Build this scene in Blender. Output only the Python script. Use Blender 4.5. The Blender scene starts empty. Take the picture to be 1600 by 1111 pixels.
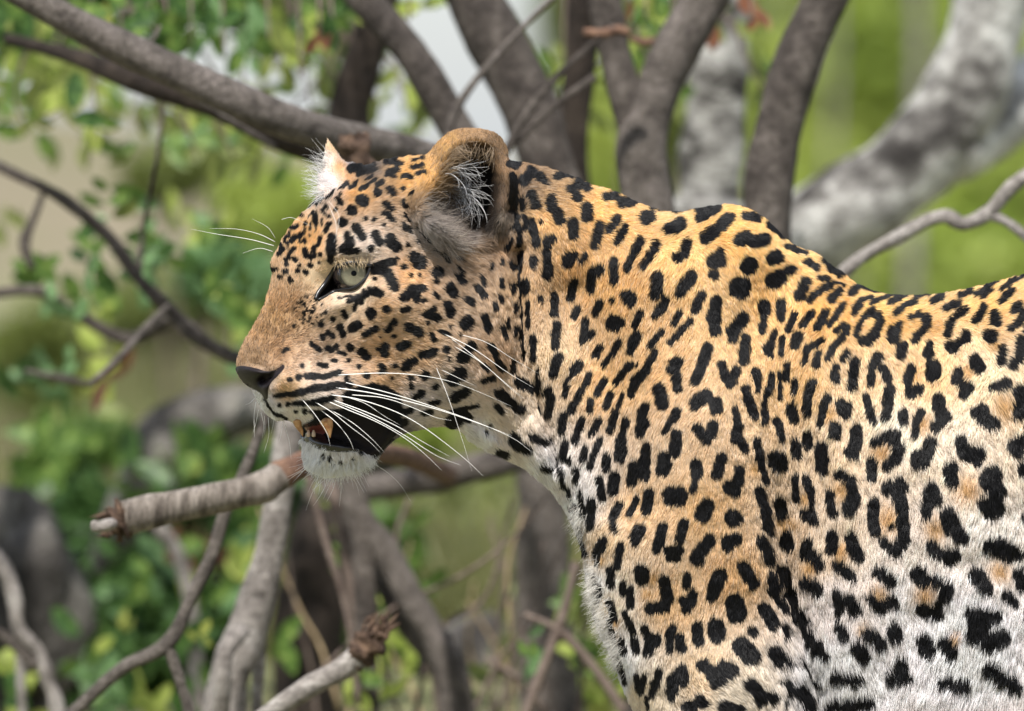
import bpy, math, random
import numpy as np
from mathutils import Vector

random.seed(7)
rng = np.random.default_rng(11)
scene = bpy.context.scene
COL = scene.collection

# ---------------------------------------------------------------- camera, sky, sun, exposure
PITCH = math.radians(1.36)
CAM_H = 0.70
D0 = 8.0                       # metres from the camera to the leopard's middle plane
cam_d = bpy.data.cameras.new('camera')
cam = bpy.data.objects.new('camera', cam_d)
COL.objects.link(cam)
cam.location = (0, -D0, CAM_H)
cam.rotation_euler = (math.radians(90) - PITCH, 0, 0)
cam_d.sensor_width = 36
cam_d.lens = 288
cam_d.clip_end = 1500
cam_d.dof.use_dof = True
cam_d.dof.focus_distance = D0 - 0.115
cam_d.dof.aperture_fstop = 4.2
scene.camera = cam

SUN_EL, SUN_AZ = math.radians(57), math.radians(196)   # azimuth clockwise from +Y
world = bpy.data.worlds.new('World')
scene.world = world
world.use_nodes = True
wn = world.node_tree
sky = wn.nodes.new('ShaderNodeTexSky')
sky.sky_type = 'NISHITA'
sky.sun_disc = False
sky.sun_elevation = SUN_EL
sky.sun_rotation = SUN_AZ
sky.dust_density = 1.0
sky.air_density = 1.0
# thin white cloud over the whole sky, denser in places
wtc = wn.nodes.new('ShaderNodeTexCoord')
wnz = wn.nodes.new('ShaderNodeTexNoise'); wnz.inputs['Scale'].default_value = 2.2; wnz.inputs['Detail'].default_value = 5
wn.links.new(wtc.outputs['Generated'], wnz.inputs['Vector'])
wrp = wn.nodes.new('ShaderNodeMapRange'); wrp.inputs[1].default_value = 0.35; wrp.inputs[2].default_value = 0.65; wrp.inputs[3].default_value = 0.35; wrp.inputs[4].default_value = 0.8
wn.links.new(wnz.outputs[0], wrp.inputs[0])
wmx = wn.nodes.new('ShaderNodeMix'); wmx.data_type = 'RGBA'
wn.links.new(wrp.outputs[0], wmx.inputs[0])
wn.links.new(sky.outputs[0], wmx.inputs[6])
wmx.inputs[7].default_value = (6.0, 6.4, 7.2, 1)
wn.links.new(wmx.outputs[2], wn.nodes['Background'].inputs[0])
wn.nodes['Background'].inputs[1].default_value = 0.102
sun_d = bpy.data.lights.new('sun', 'SUN')
sun_d.energy = 4.6
sun_d.angle = math.radians(1.5)
sun_d.color = (1.0, 0.965, 0.91)
sun = bpy.data.objects.new('sun', sun_d)
COL.objects.link(sun)
sdir = Vector((math.sin(SUN_AZ) * math.cos(SUN_EL), math.cos(SUN_AZ) * math.cos(SUN_EL), math.sin(SUN_EL)))
sun.rotation_euler = (-sdir).to_track_quat('-Z', 'Y').to_euler()
scene.view_settings.view_transform = 'Standard'
scene.view_settings.look = 'None'
scene.view_settings.gamma = 1
scene.view_settings.use_curve_mapping = False
scene.view_settings.exposure = 0.52
scene.render.engine = 'CYCLES'
scene.cycles.max_bounces = 6
scene.cycles.diffuse_bounces = 3
scene.cycles.glossy_bounces = 2
scene.cycles.transmission_bounces = 3
scene.cycles.transparent_max_bounces = 8
scene.cycles.use_denoising = True
try:
    scene.cycles_curves.shape = 'RIBBONS'
except Exception:
    pass

CP, SP = math.cos(PITCH), math.sin(PITCH)
K = 1 / 1600.0


def at(px, py, d=D0):
    """world point that lies d metres in front of the camera, at a measured place of the survey photograph"""
    u = (px - 800) * K * d / D0
    v = (555.5 - py) * K * d / D0
    return Vector((u, -D0 + d * CP + v * SP, CAM_H - d * SP + v * CP))


# ---------------------------------------------------------------- helpers
def lin(r, g=None, b=None):
    if g is None:
        r, g, b = r
    f = lambda c: (c / 255.0 / 12.92) if c < 10 else (((c / 255.0) + 0.055) / 1.055) ** 2.4
    return (f(r), f(g), f(b), 1)


def tag(o, label=None, cat=None, group=None, kind=None):
    if label: o['label'] = label
    if cat: o['category'] = cat
    if group: o['group'] = group
    if kind: o['kind'] = kind
    return o


def mesh_obj(name, verts, faces, mats, parent=None, smooth=True):
    me = bpy.data.meshes.new(name)
    me.from_pydata([tuple(map(float, v)) for v in verts], [], faces)
    me.update()
    if smooth:
        me.polygons.foreach_set('use_smooth', [True] * len(me.polygons))
    if not isinstance(mats, (list, tuple)):
        mats = [mats]
    for m in mats:
        me.materials.append(m)
    o = bpy.data.objects.new(name, me)
    COL.objects.link(o)
    if parent: o.parent = parent
    return o


def np_mesh(name, co, quads, mat, parent=None, smooth=True):
    """co (n,3), quads (m,k) arrays"""
    me = bpy.data.meshes.new(name)
    k = quads.shape[1]
    me.vertices.add(len(co))
    me.vertices.foreach_set('co', np.ascontiguousarray(co, np.float32).ravel())
    me.loops.add(quads.size)
    me.loops.foreach_set('vertex_index', np.ascontiguousarray(quads, np.int32).ravel())
    me.polygons.add(len(quads))
    me.polygons.foreach_set('loop_start', np.arange(0, quads.size, k, dtype=np.int32))
    me.update(calc_edges=True)
    me.validate()
    if smooth:
        me.polygons.foreach_set('use_smooth', np.ones(len(me.polygons), bool))
    me.materials.append(mat)
    o = bpy.data.objects.new(name, me)
    COL.objects.link(o)
    if parent: o.parent = parent
    return o


def empty(name, loc, parent=None):
    o = bpy.data.objects.new(name, None)
    o.empty_display_size = 0.05
    COL.objects.link(o)
    o.location = loc
    if parent: o.parent = parent
    return o


def mat_new(name, base=(0.5, 0.5, 0.5, 1), rough=0.8, spec=0.3):
    m = bpy.data.materials.new(name)
    m.use_nodes = True
    b = m.node_tree.nodes['Principled BSDF']
    b.inputs['Base Color'].default_value = base
    b.inputs['Roughness'].default_value = rough
    b.inputs['Specular IOR Level'].default_value = spec
    return m, m.node_tree, b


def noise_tex(nt, scale, detail=4, rough=0.6, coord='Object', stretch=None):
    tc = nt.nodes.new('ShaderNodeTexCoord')
    n = nt.nodes.new('ShaderNodeTexNoise')
    n.inputs['Scale'].default_value = scale
    n.inputs['Detail'].default_value = detail
    n.inputs['Roughness'].default_value = rough
    if stretch:
        mp = nt.nodes.new('ShaderNodeMapping')
        mp.inputs['Scale'].default_value = stretch
        nt.links.new(tc.outputs[coord], mp.inputs[0])
        nt.links.new(mp.outputs[0], n.inputs['Vector'])
    else:
        nt.links.new(tc.outputs[coord], n.inputs['Vector'])
    return n


def ramp(nt, src, stops):
    r = nt.nodes.new('ShaderNodeValToRGB')
    e = r.color_ramp.elements
    while len(e) < len(stops): e.new(0.5)
    for i, (p, c) in enumerate(stops):
        e[i].position = p
        e[i].color = c
    nt.links.new(src, r.inputs[0])
    return r


def bump(nt, b, src, strength, dist):
    bp = nt.nodes.new('ShaderNodeBump')
    bp.inputs['Strength'].default_value = strength
    bp.inputs['Distance'].default_value = dist
    nt.links.new(src, bp.inputs['Height'])
    nt.links.new(bp.outputs[0], b.inputs['Normal'])


def bark(name, stops, scale=28, bstr=0.7, dist=0.006, rough=0.85, stretch=None):
    m, nt, b = mat_new(name, rough=rough, spec=0.25)
    n = noise_tex(nt, scale, 6, 0.62, stretch=stretch)
    r = ramp(nt, n.outputs[0], stops)
    n2 = noise_tex(nt, scale * 4.5, 5, 0.7, stretch=stretch)
    mx = nt.nodes.new('ShaderNodeMix')
    mx.data_type = 'RGBA'
    mx.blend_type = 'MULTIPLY'
    mx.inputs[0].default_value = 0.7
    r2 = ramp(nt, n2.outputs[0], [(0.34, (0.35, 0.34, 0.33, 1)), (0.62, (1.3, 1.3, 1.3, 1))])
    nt.links.new(r.outputs[0], mx.inputs[6])
    nt.links.new(r2.outputs[0], mx.inputs[7])
    nt.links.new(mx.outputs[2], b.inputs['Base Color'])
    bump(nt, b, n2.outputs[0], bstr, dist)
    return m


def vnoise(x, y, seed=0):
    """smooth 2-D value noise in 0..1"""
    xi = np.floor(x).astype(np.int64); yi = np.floor(y).astype(np.int64)
    fx = x - xi; fy = y - yi
    fx = fx * fx * (3 - 2 * fx); fy = fy * fy * (3 - 2 * fy)
    def h(a, b):
        n = (a * 374761393 + b * 668265263 + seed * 974634777) & 0x7fffffff
        n = ((n ^ (n >> 13)) * 1274126177) & 0x7fffffff
        return ((n ^ (n >> 16)) & 0xffff) / 65535.0
    return ((h(xi, yi) * (1 - fx) + h(xi + 1, yi) * fx) * (1 - fy)
            + (h(xi, yi + 1) * (1 - fx) + h(xi + 1, yi + 1) * fx) * fy)


def catmull(P, n=6, closed=False):
    P = np.asarray(P, float)
    m = len(P)
    out = []
    rngi = range(m) if closed else range(m - 1)
    for i in rngi:
        p0 = P[(i - 1) % m] if closed or i > 0 else 2 * P[0] - P[1]
        p1 = P[i]
        p2 = P[(i + 1) % m]
        p3 = P[(i + 2) % m] if closed or i + 2 < m else 2 * P[-1] - P[-2]
        for k in range(n):
            t = k / n
            out.append(0.5 * ((2 * p1) + (-p0 + p2) * t + (2 * p0 - 5 * p1 + 4 * p2 - p3) * t * t + (-p0 + 3 * p1 - 3 * p2 + p3) * t ** 3))
    if not closed: out.append(P[-1])
    return np.array(out)


def tube(path, sides=14, n=6, knob=0.08, seed=1, cap=True, jag=0.0):
    """path: rows (x,y,z,r). Returns verts, faces of a closed, slightly knobbly tapered limb"""
    C = catmull(path, n)
    r_ = random.Random(seed)
    pts, rad = C[:, :3], np.maximum(C[:, 3], 1e-5)
    V, F = [], []
    T = np.gradient(pts, axis=0)
    T /= np.linalg.norm(T, axis=1)[:, None] + 1e-12
    up = np.array([0.13, 0.9, 0.37])
    a = np.cross(T[0], up); a /= np.linalg.norm(a)
    ph = [r_.uniform(0, 6.3) for _ in range(6)]
    for i in range(len(pts)):
        a = a - T[i] * a.dot(T[i]); a /= np.linalg.norm(a)
        b = np.cross(T[i], a)
        for s in range(sides):
            th = 2 * math.pi * s / sides
            k = 1 + knob * (0.5 * math.sin(2 * th + ph[0] + i * 0.35) + 0.4 * math.sin(3 * th + ph[1] - i * 0.5) + 0.5 * math.sin(i * 0.8 + ph[2]) + r_.uniform(-0.35, 0.35))
            q = pts[i] + (a * math.cos(th) + b * math.sin(th)) * rad[i] * k
            if jag and i >= len(pts) - 2:
                q = q + T[i] * r_.uniform(-jag, jag)
            V.append(q)
    m = len(pts)
    for i in range(m - 1):
        for s in range(sides):
            s2 = (s + 1) % sides
            F.append((i * sides + s, i * sides + s2, (i + 1) * sides + s2, (i + 1) * sides + s))
    if cap:
        V.append(pts[0] - T[0] * rad[0] * 0.35); c0 = len(V) - 1
        V.append(pts[-1] + T[-1] * (rad[-1] * 0.35 if not jag else -jag)); c1 = len(V) - 1
        for s in range(sides):
            s2 = (s + 1) % sides
            F.append((c0, s2, s))
            F.append((c1, (m - 1) * sides + s, (m - 1) * sides + s2))
    return V, F


def limb(name, pix, mat, parent=None, knob=0.08, seed=1, sides=14, jag=0.0, n=6):
    """pix rows: (px, py, depth, radius_px)"""
    pix = list(pix)
    if pix[-1][1] < -30 and pix[-1][3] > 10:          # goes on growing above the picture
        a, b_ = pix[-2], pix[-1]
        for q in (1, 2, 3, 4):
            pix.append((b_[0] + (b_[0] - a[0]) * 0.9 * q, b_[1] - 110 * q, b_[2], b_[3] * (1 - 0.16 * q)))
    P = []
    for px, py, d, r in pix:
        w = at(px, py, d)
        P.append((w.x, w.y, w.z, r * K * d / D0))
    V, F = tube(P, sides, n, knob, seed, True, jag * K)
    if parent is not None:
        l = parent.location
        V = [(v[0] - l[0], v[1] - l[1], v[2] - l[2]) for v in V]
    return mesh_obj(name, V, F, mat, parent)


# ---------------------------------------------------------------- ground, hill, grass
def ground_z(x, y):
    return 0.05 * math.sin(x * 0.7 + 1) * math.sin(y * 0.45) + 0.12 * math.sin(x * 0.13) * min(1, max(0, y) / 20)


V, F = [], []
ys = [-14 + 0.6 * i for i in range(60)] + [24 * 1.16 ** i for i in range(26)]
xs = [-1 + i / 40 for i in range(81)]
for y in ys:
    w = 14 + max(0, y) * 1.6
    for x in xs:
        X = w * x * (1 + 0.6 * abs(x))
        V.append((X, y, ground_z(X, y)))
n = len(xs)
for i in range(len(ys) - 1):
    for j in range(n - 1):
        F.append((i * n + j, i * n + j + 1, (i + 1) * n + j + 1, (i + 1) * n + j))
mg, nt, b = mat_new('ground_soil', rough=0.95, spec=0.1)
nA = noise_tex(nt, 0.55, 5, 0.6)
rA = ramp(nt, nA.outputs[0], [(0.36, lin(118, 110, 92)), (0.5, lin(116, 118, 82)), (0.62, lin(144, 136, 114)), (0.72, lin(104, 118, 70))])
nB = noise_tex(nt, 9, 5, 0.7)
mx = nt.nodes.new('ShaderNodeMix'); mx.data_type = 'RGBA'; mx.blend_type = 'OVERLAY'; mx.inputs[0].default_value = 0.6
nt.links.new(rA.outputs[0], mx.inputs[6]); nt.links.new(nB.outputs[0], mx.inputs[7]); nt.links.new(mx.outputs[2], b.inputs['Base Color'])
bump(nt, b, nB.outputs[0], 0.8, 0.05)
tag(mesh_obj('ground', V, F, mg), kind='structure')

# a low tan slope rising far behind on one side
V, F = [], []
for i in range(24):
    for j in range(40):
        u, v = i / 23, j / 39
        x = -60 + 68 * v; y = 34 + 50 * u
        h = 3.1 * math.sin(min(1, u * 1.6) * math.pi / 2) * (1 - max(0, (v - 0.62) / 0.38)) ** 1.2
        V.append((x, y, -0.2 + h + 0.15 * math.sin(x * 0.8 + y * .5)))
for i in range(23):
    for j in range(39):
        F.append((i * 40 + j, i * 40 + j + 1, (i + 1) * 40 + j + 1, (i + 1) * 40 + j))
mh, nt, b = mat_new('hill_grass', rough=0.95, spec=0.1)
r1 = ramp(nt, noise_tex(nt, 0.35, 4).outputs[0], [(0.4, lin(126, 116, 98)), (0.62, lin(112, 110, 82)), (0.75, lin(92, 100, 64))])
nt.links.new(r1.outputs[0], b.inputs['Base Color'])
tag(mesh_obj('hill', V, F, mh), kind='structure')


# ---------------------------------------------------------------- foliage makers
def leaf_cloud(name, centre, radii, count, size, mat, parent=None, seed=0, clump=9, elong=2.0):
    """thousands of folded leaves in clumps through an uneven crown"""
    r = np.random.default_rng(seed)
    cc = r.normal(0, 1, (clump, 3)); cc /= np.linalg.norm(cc, axis=1)[:, None]
    cc = cc * (r.random((clump, 1)) ** 0.5 * 0.8)
    cr = 0.18 + 0.34 * r.random(clump)
    k = r.integers(0, clump, count)
    d = r.normal(0, 1, (count, 3)); d /= np.linalg.norm(d, axis=1)[:, None]
    p = cc[k] + d * (cr[k] * r.random(count) ** 0.45)[:, None]
    p = p * np.array(radii) + np.array(centre)
    nrm = d + r.normal(0, .7, (count, 3)) + np.array([0, 0, 0.5]); nrm /= np.linalg.norm(nrm, axis=1)[:, None]
    t = np.cross(nrm, r.normal(0, 1, (count, 3))); t /= np.linalg.norm(t, axis=1)[:, None]
    s = np.cross(nrm, t)
    L = size * (0.6 + 0.8 * r.random(count))[:, None]; W = L / elong
    v = np.stack([p - t * L * .5, p + s * W * .5 - nrm * W * .12 - t * L * .05, p + t * L * .5, p - s * W * .5 - nrm * W * .12 - t * L * .05, p + nrm * W * .1], 1)
    off = (np.arange(count) * 5)[:, None]
    f = np.concatenate([off + np.array([0, 1, 4]), off + np.array([1, 2, 4]), off + np.array([2, 3, 4]), off + np.array([3, 0, 4])])
    vv = v.reshape(-1, 3)
    if parent is not None: vv = vv - np.array(parent.location)
    o = np_mesh(name, vv, f, mat, parent, smooth=False)
    o['kind'] = 'stuff'
    return o


def leaf_mat(name, c1, c2, c3=None, trans=0.45, scale=6, rough=0.45):
    m, nt, b = mat_new(name, rough=rough, spec=0.35)
    stops = [(0.36, c1), (0.60, c2)] + ([(0.72, c3)] if c3 else [])
    r = ramp(nt, noise_tex(nt, scale, 3, 0.7).outputs[0], stops)
    nt.links.new(r.outputs[0], b.inputs['Base Color'])
    tr = nt.nodes.new('ShaderNodeBsdfTranslucent')
    nt.links.new(r.outputs[0], tr.inputs[0])
    mx = nt.nodes.new('ShaderNodeMixShader'); mx.inputs[0].default_value = trans
    nt.links.new(b.outputs[0], mx.inputs[1]); nt.links.new(tr.outputs[0], mx.inputs[2])
    nt.links.new(mx.outputs[0], nt.nodes['Material Output'].inputs['Surface'])
    return m


M_LIME = leaf_mat('lime_leaves', lin(150, 170, 74), lin(196, 206, 112), lin(232, 234, 184), 0.5, 1.2)
M_OLIVE = leaf_mat('olive_leaves', lin(98, 110, 58), lin(140, 150, 80), lin(172, 168, 118), 0.4, 1.2)
M_GREEN = leaf_mat('green_leaves', lin(68, 98, 44), lin(112, 140, 66), lin(164, 182, 102), 0.45, 3)
M_DEEP = leaf_mat('deep_green_leaves', lin(44, 70, 36), lin(76, 108, 52), lin(116, 144, 80), 0.35, 4)
M_TEAL = leaf_mat('bluish_green_leaves', lin(84, 122, 72), lin(126, 158, 106), lin(176, 196, 156), 0.35, 5)
M_RED = leaf_mat('reddish_leaves', lin(128, 78, 58), lin(156, 106, 82), lin(130, 120, 76), 0.4, 6)
M_YEL = leaf_mat('yellow_leaves', lin(140, 150, 66), lin(176, 180, 96), None, 0.5, 6)
M_DRY = bark('dry_stalk', [(0.3, lin(150, 128, 98)), (0.7, lin(190, 168, 134))], 60, 0.4, 0.001)
M_STEM = bark('twig_bark', [(0.3, lin(86, 72, 66)), (0.7, lin(132, 118, 108))], 60, 0.5, 0.002)
B_DARK = bark('dark_brown_bark', [(0.3, lin(62, 56, 52)), (0.52, lin(99, 91, 85)), (0.75, lin(140, 131, 123))], 30, 1.0, 0.014)
B_MID = bark('grey_brown_bark', [(0.3, lin(78, 71, 67)), (0.52, lin(121, 113, 106)), (0.75, lin(146, 136, 130))], 34, 1.0, 0.012)
B_PALE = bark('pale_grey_bark', [(0.3, lin(94, 88, 83)), (0.5, lin(142, 135, 129)), (0.75, lin(180, 174, 168))], 30, 0.8, 0.007)
B_WHITE = bark('white_lichen_bark', [(0.35, lin(54, 51, 49)), (0.43, lin(102, 99, 95)), (0.49, lin(158, 156, 151)), (0.61, lin(202, 201, 196)), (0.8, lin(228, 227, 222))], 10, 0.8, 0.010)
B_MOTTLE = bark('mottled_grey_bark', [(0.37, lin(58, 55, 53)), (0.45, lin(104, 101, 97)), (0.53, lin(156, 154, 149)), (0.65, lin(200, 198, 192))], 16, 0.9, 0.010, stretch=(1, 1, 2.2))
B_RING = bark('ringed_bark', [(0.32, lin(80, 72, 65)), (0.5, lin(128, 119, 110)), (0.75, lin(164, 155, 146))], 20, 0.9, 0.004, stretch=(3.5, 1, 0.7))
B_BLACK = bark('very_dark_bark', [(0.3, lin(28, 23, 20)), (0.55, lin(54, 46, 40)), (0.8, lin(82, 72, 62))], 18, 0.9, 0.010)
B_BREAK = bark('broken_wood', [(0.35, lin(58, 44, 36)), (0.55, lin(104, 84, 70)), (0.75, lin(146, 118, 96))], 70, 1.0, 0.004)
B_RUST = bark('stripped_bark', [(0.35, lin(84, 62, 52)), (0.7, lin(138, 108, 88))], 40, 0.6, 0.003)


def thing(name, label, cat, pix, group=None):
    w = at(*pix)
    return tag(empty(name, Vector((w.x, w.y, 0))), label, cat, group)


# far bushes: (px, py of crown centre, depth, half width px, half height px, leaves, material, label)
FAR = [
 (1390, 90, 30, 210, 230, 5200, M_LIME, 'bright lime green bush glowing between the lichened trunks'),
 (1290, 330, 24, 90, 120, 2200, M_LIME, 'small lime bush low behind the pale curved limb'),
 (1560, 380, 22, 190, 170, 4200, M_LIME, 'wide yellow green bush above the leopard back at the right edge'),
 (1080, 120, 34, 120, 240, 2600, M_OLIVE, 'olive bush behind the upright trunk with lichen patches'),
 (960, 300, 20, 45, 190, 1600, M_LIME, 'narrow lime shrub between the dark stems behind the neck'),
 (870, 60, 36, 36, 150, 900, M_OLIVE, 'thin olive sapling far behind the dark stems'),
 (1010, 95, 17, 26, 36, 300, M_LIME, 'tiny lime bush glimpsed in the fork of the grey stem'),
 (420, 330, 15, 110, 70, 2600, M_LIME, 'yellow green shrub just beyond the white fringed ear'),
 (300, 250, 19, 100, 60, 1200, M_OLIVE, 'faint olive shrub on the tan slope'),
 (240, 470, 22, 150, 70, 1300, M_OLIVE, 'dull olive shrub low in front of the tan slope'),
 (700, 840, 12.6, 150, 120, 3000, M_OLIVE, 'soft olive green bush beneath the throat'),
 (640, 690, 13, 70, 60, 1500, M_LIME, 'light green bush under the jaw'),
 (560, 920, 10.8, 90, 120, 1700, M_GREEN, 'leafy green bush behind the broken stick'),
 (860, 1010, 10.5, 80, 110, 1500, M_OLIVE, 'grey olive bush beside the chest'),
 (945, 1085, 10.1, 60, 60, 900, M_LIME, 'lime tuft of foliage at the foot of the chest'),
 (330, 780, 11.2, 130, 90, 3600, M_DEEP, 'dense dark green shrub behind the stub end'),
 (200, 1010, 10.3, 190, 130, 2800, M_DEEP, 'dark green shrub filling the lower left corner'),
 (250, 925, 10.35, 130, 70, 1300, M_RED, 'shrub with rusty red leaves amid the dark greenery'),
 (110, 690, 13, 80, 45, 800, M_GREEN, 'fresh green bush above the mossy boulder'),
 (125, 880, 10.9, 60, 120, 1200, M_DEEP, 'small dark green shrub beside the mossy boulder'),
 (360, 430, 12, 70, 46, 500, M_TEAL, 'bluish green spray in front of the brow'),
 (60, 560, 16, 60, 60, 500, M_OLIVE, 'small olive bush at the left edge'),
]
for i, (px, py, d, hw, hh, n, m, lab) in enumerate(FAR):
    t = thing('bush', lab, 'bush', (px, py, d), 'bushes growing behind the leopard')
    c = at(px, py, d)
    s = K * d / D0
    leaf_cloud('foliage', (c.x, c.y, c.z), (hw * s * 1.15, hw * s * 0.8, hh * s * 1.15), int(n * 1.5), 0.055 if d < 16 else 0.10, m, t, i + 3, 20)
    gz = ground_z(c.x, c.y)
    for q in range(3 if c.z - hh * s < 0.35 else 1):
        P = [((q - 1) * 0.02, 0, gz - 0.05, 0.012), ((q - 1) * 0.05, 0.02 * q, gz + (c.z - gz) * 0.5, 0.009), ((q - 1) * hw * s * 0.5, 0.03, c.z, 0.004)]
        Vv, Ff = tube(P, 6, 3, 0.05, q + i)
        mesh_obj('stem', Vv, Ff, M_STEM, t)

# distant tree line, well away
t = tag(empty('treeline', Vector((0, 70, 0))), kind='group')
bpy.data.objects.remove(t)
for side, (x0, x1) in enumerate([(2.2, 40), (-40, -6)]):
    r = np.random.default_rng(60 + side)
    cs = []
    n = 9000
    x = r.uniform(x0, x1, n); y = r.uniform(66, 80, n); z = r.random(n) ** 1.3 * (2.8 + 1.4 * np.sin(x * 0.9)) * (1.0 if side == 0 else 0.8)
    p = np.stack([x, y, z], 1)
    a = r.normal(0, 1, (n, 3)); a /= np.linalg.norm(a, axis=1)[:, None]
    b_ = np.cross(a, r.normal(0, 1, (n, 3))); b_ /= np.linalg.norm(b_, axis=1)[:, None]
    v = np.stack([p - a * .22, p + b_ * .14, p + a * .22, p - b_ * .14], 1).reshape(-1, 3)
    f = (np.arange(n) * 4)[:, None] + np.array([0, 1, 2, 3])
    o = np_mesh('treeline', v, f, M_LIME if side == 0 else M_OLIVE, smooth=False)
    tag(o, kind='stuff')

# grass over the near ground
r = np.random.default_rng(5)
n = 26000
d = 10.9 + 18 * r.random(n) ** 1.4
px = r.uniform(-300, 1900, n)
X = (px - 800) * K * d / D0; Yg = -D0 + d
Z = np.array([ground_z(a, c) for a, c in zip(X, Yg)])
hgt = r.uniform(0.05, 0.22, n); az = r.uniform(0, 6.28, n); wd = r.uniform(0.003, 0.007, n)
lean = r.normal(0, 0.3, (n, 2))
p0 = np.stack([X - np.cos(az) * wd, Yg - np.sin(az) * wd, Z - 0.01], 1); p1 = np.stack([X + np.cos(az) * wd, Yg + np.sin(az) * wd, Z - 0.01], 1)
p2 = np.stack([X + lean[:, 0] * hgt, Yg + lean[:, 1] * hgt, Z + hgt], 1)
v = np.stack([p0, p1, p2], 1).reshape(-1, 3); f = (np.arange(n) * 3)[:, None] + np.array([0, 1, 2])
M_GRASS = leaf_mat('grass_blades', lin(96, 106, 62), lin(134, 132, 86), lin(170, 158, 122), 0.4, 1.3)
tag(np_mesh('grass', v, f, M_GRASS, smooth=False), kind='stuff')

# ---------------------------------------------------------------- trees and limbs close behind
t = thing('tree', 'dark many-stemmed tree fanning out behind the head and neck', 'tree', (900, 520, 9.1))
GB = -1
w = at(1060, 560, 9.1)
Vv, Ff = tube([(w.x, w.y, -0.1, .085), (w.x + .02, w.y, .22, .070), (w.x, w.y, w.z - .1, .062), (w.x, w.y, w.z + .03, .05)], 18, 5, .1, 4)
mesh_obj('trunk', [(a[0] - t.location.x, a[1] - t.location.y, a[2]) for a in Vv], Ff, B_DARK, t)
LIMBS = [
 ([(900,420,9.1,34),(760,290,8.95,30),(640,240,8.8,27),(480,200,8.68,29),(330,138,8.62,27),(160,58,8.6,26),(20,-20,8.6,24),(-90,-90,8.6,22)], B_MID),
 ([(860,390,9.1,26),(700,300,9.1,24),(560,256,9.05,24),(440,212,9.0,24),(330,162,9.0,22),(220,128,9.0,19),(120,90,9.05,14),(10,60,9.1,9)], B_BLACK),
 ([(880,420,9.1,30),(790,320,9.05,26),(735,240,9.0,26),(690,160,9.0,28),(640,80,9.0,27),(560,-10,9.0,24),(520,-60,9.0,22)], B_DARK),
 ([(900,420,9.15,50),(868,300,9.15,46),(835,190,9.15,44),(790,90,9.15,46),(735,-10,9.15,44),(700,-70,9.15,42)], B_DARK),
 ([(905,400,9.4,32),(893,260,9.4,27),(902,140,9.4,25),(912,40,9.4,27),(918,-50,9.4,27)], B_BLACK),
 ([(1000,440,9.0,42),(1012,330,9.0,42),(1003,220,9.0,40),(1040,110,9.0,36),(1090,20,9.0,36),(1125,-60,9.0,36)], B_MID),
 ([(1003,240,9.0,30),(978,150,9.0,27),(955,60,9.0,25),(940,-50,9.0,24)], B_DARK),
 ([(1210,470,8.95,38),(1200,360,8.95,38),(1208,240,8.95,37),(1242,110,8.95,38),(1292,-10,8.95,38),(1310,-70,8.95,38)], B_DARK),
 ([(1060,590,9.1,54),(1000,540,9.1,50),(940,490,9.1,46),(900,410,9.12,46)], B_DARK),
 ([(1210,450,9.0,36),(1100,500,9.05,40),(1000,470,9.05,42)], B_DARK),
 ([(560,260,9.6,36),(545,185,9.6,34),(562,110,9.6,32),(590,20,9.6,30),(600,-60,9.6,28)], B_BLACK),
]
for i, (p, m) in enumerate(LIMBS):
    limb('branch', p, m, t, 0.07, 10 + i, 18)
TW = [([(870,-10,8.9,5),(800,60,8.9,5),(740,130,8.9,6),(705,190,8.9,8),(700,250,8.9,9)], B_MID), ([(960,40,8.9,5),(880,110,8.9,6),(820,180,8.9,6),(790,240,8.9,7)], B_DARK),
      ([(930,120,8.9,7),(860,170,8.9,6),(810,220,8.9,5)], B_DARK), ([(430,230,8.9,4),(240,110,8.8,4),(250,40,8.8,3)], B_MID), ([(700,160,9.3,12),(720,200,9.3,14),(715,240,9.3,16)], B_DARK),
      ([(912,50,8.9,6),(940,52,8.9,8),(966,47,8.9,9),(984,52,8.9,5)], B_RUST), ([(985,60,9.0,5),(1010,66,9.0,7),(1040,58,9.0,5)], B_RUST)]
for i, (p, m) in enumerate(TW):
    limb('twig', p, m, t, 0.1, 40 + i, 8)
limb('stub', [(560,262,8.5,26),(556,235,8.5,27),(552,212,8.5,25)], B_BREAK, t, 0.22, 60, 16, jag=7)

t = thing('tree', 'upright tree trunk patched with white lichen behind the shoulder', 'tree', (1112, 420, 9.9))
w = at(1108, 420, 9.9)
Vv, Ff = tube([(w.x, w.y, -0.1, .085), (w.x, w.y, w.z, .062)] + [tuple(at(a, c, 9.9)) + (rr * K * 9.9 / 8,) for a, c, rr in [(1110,320,50),(1113,220,50),(1122,110,48),(1128,0,46),(1125,-80,44),(1120,-300,38),(1130,-600,30)]], 22, 6, .08, 9)
mesh_obj('trunk', [(a[0] - t.location.x, a[1] - t.location.y, a[2]) for a in Vv], Ff, B_MOTTLE, t)

t = thing('tree', 'massive pale curved limb with black lichen blotches above the back', 'tree', (1250, 420, 10.0))
w = at(1235, 470, 10.1)
limb('trunk', [(1180,1300,10.1,90),(1190,900,10.1,84),(1205,560,10.1,78),(1235,420,10.05,78),(1300,345,10,74),(1370,300,10,70),(1440,240,10,67),(1500,160,10,66),(1535,60,10,62),(1560,-50,10,60)], B_WHITE, t, 0.06, 21, 26)
limb('branch', [(1480,235,10,55),(1560,190,10.05,52),(1640,110,10.1,48),(1720,10,10.1,44)], B_WHITE, t, 0.06, 22, 20)

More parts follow.
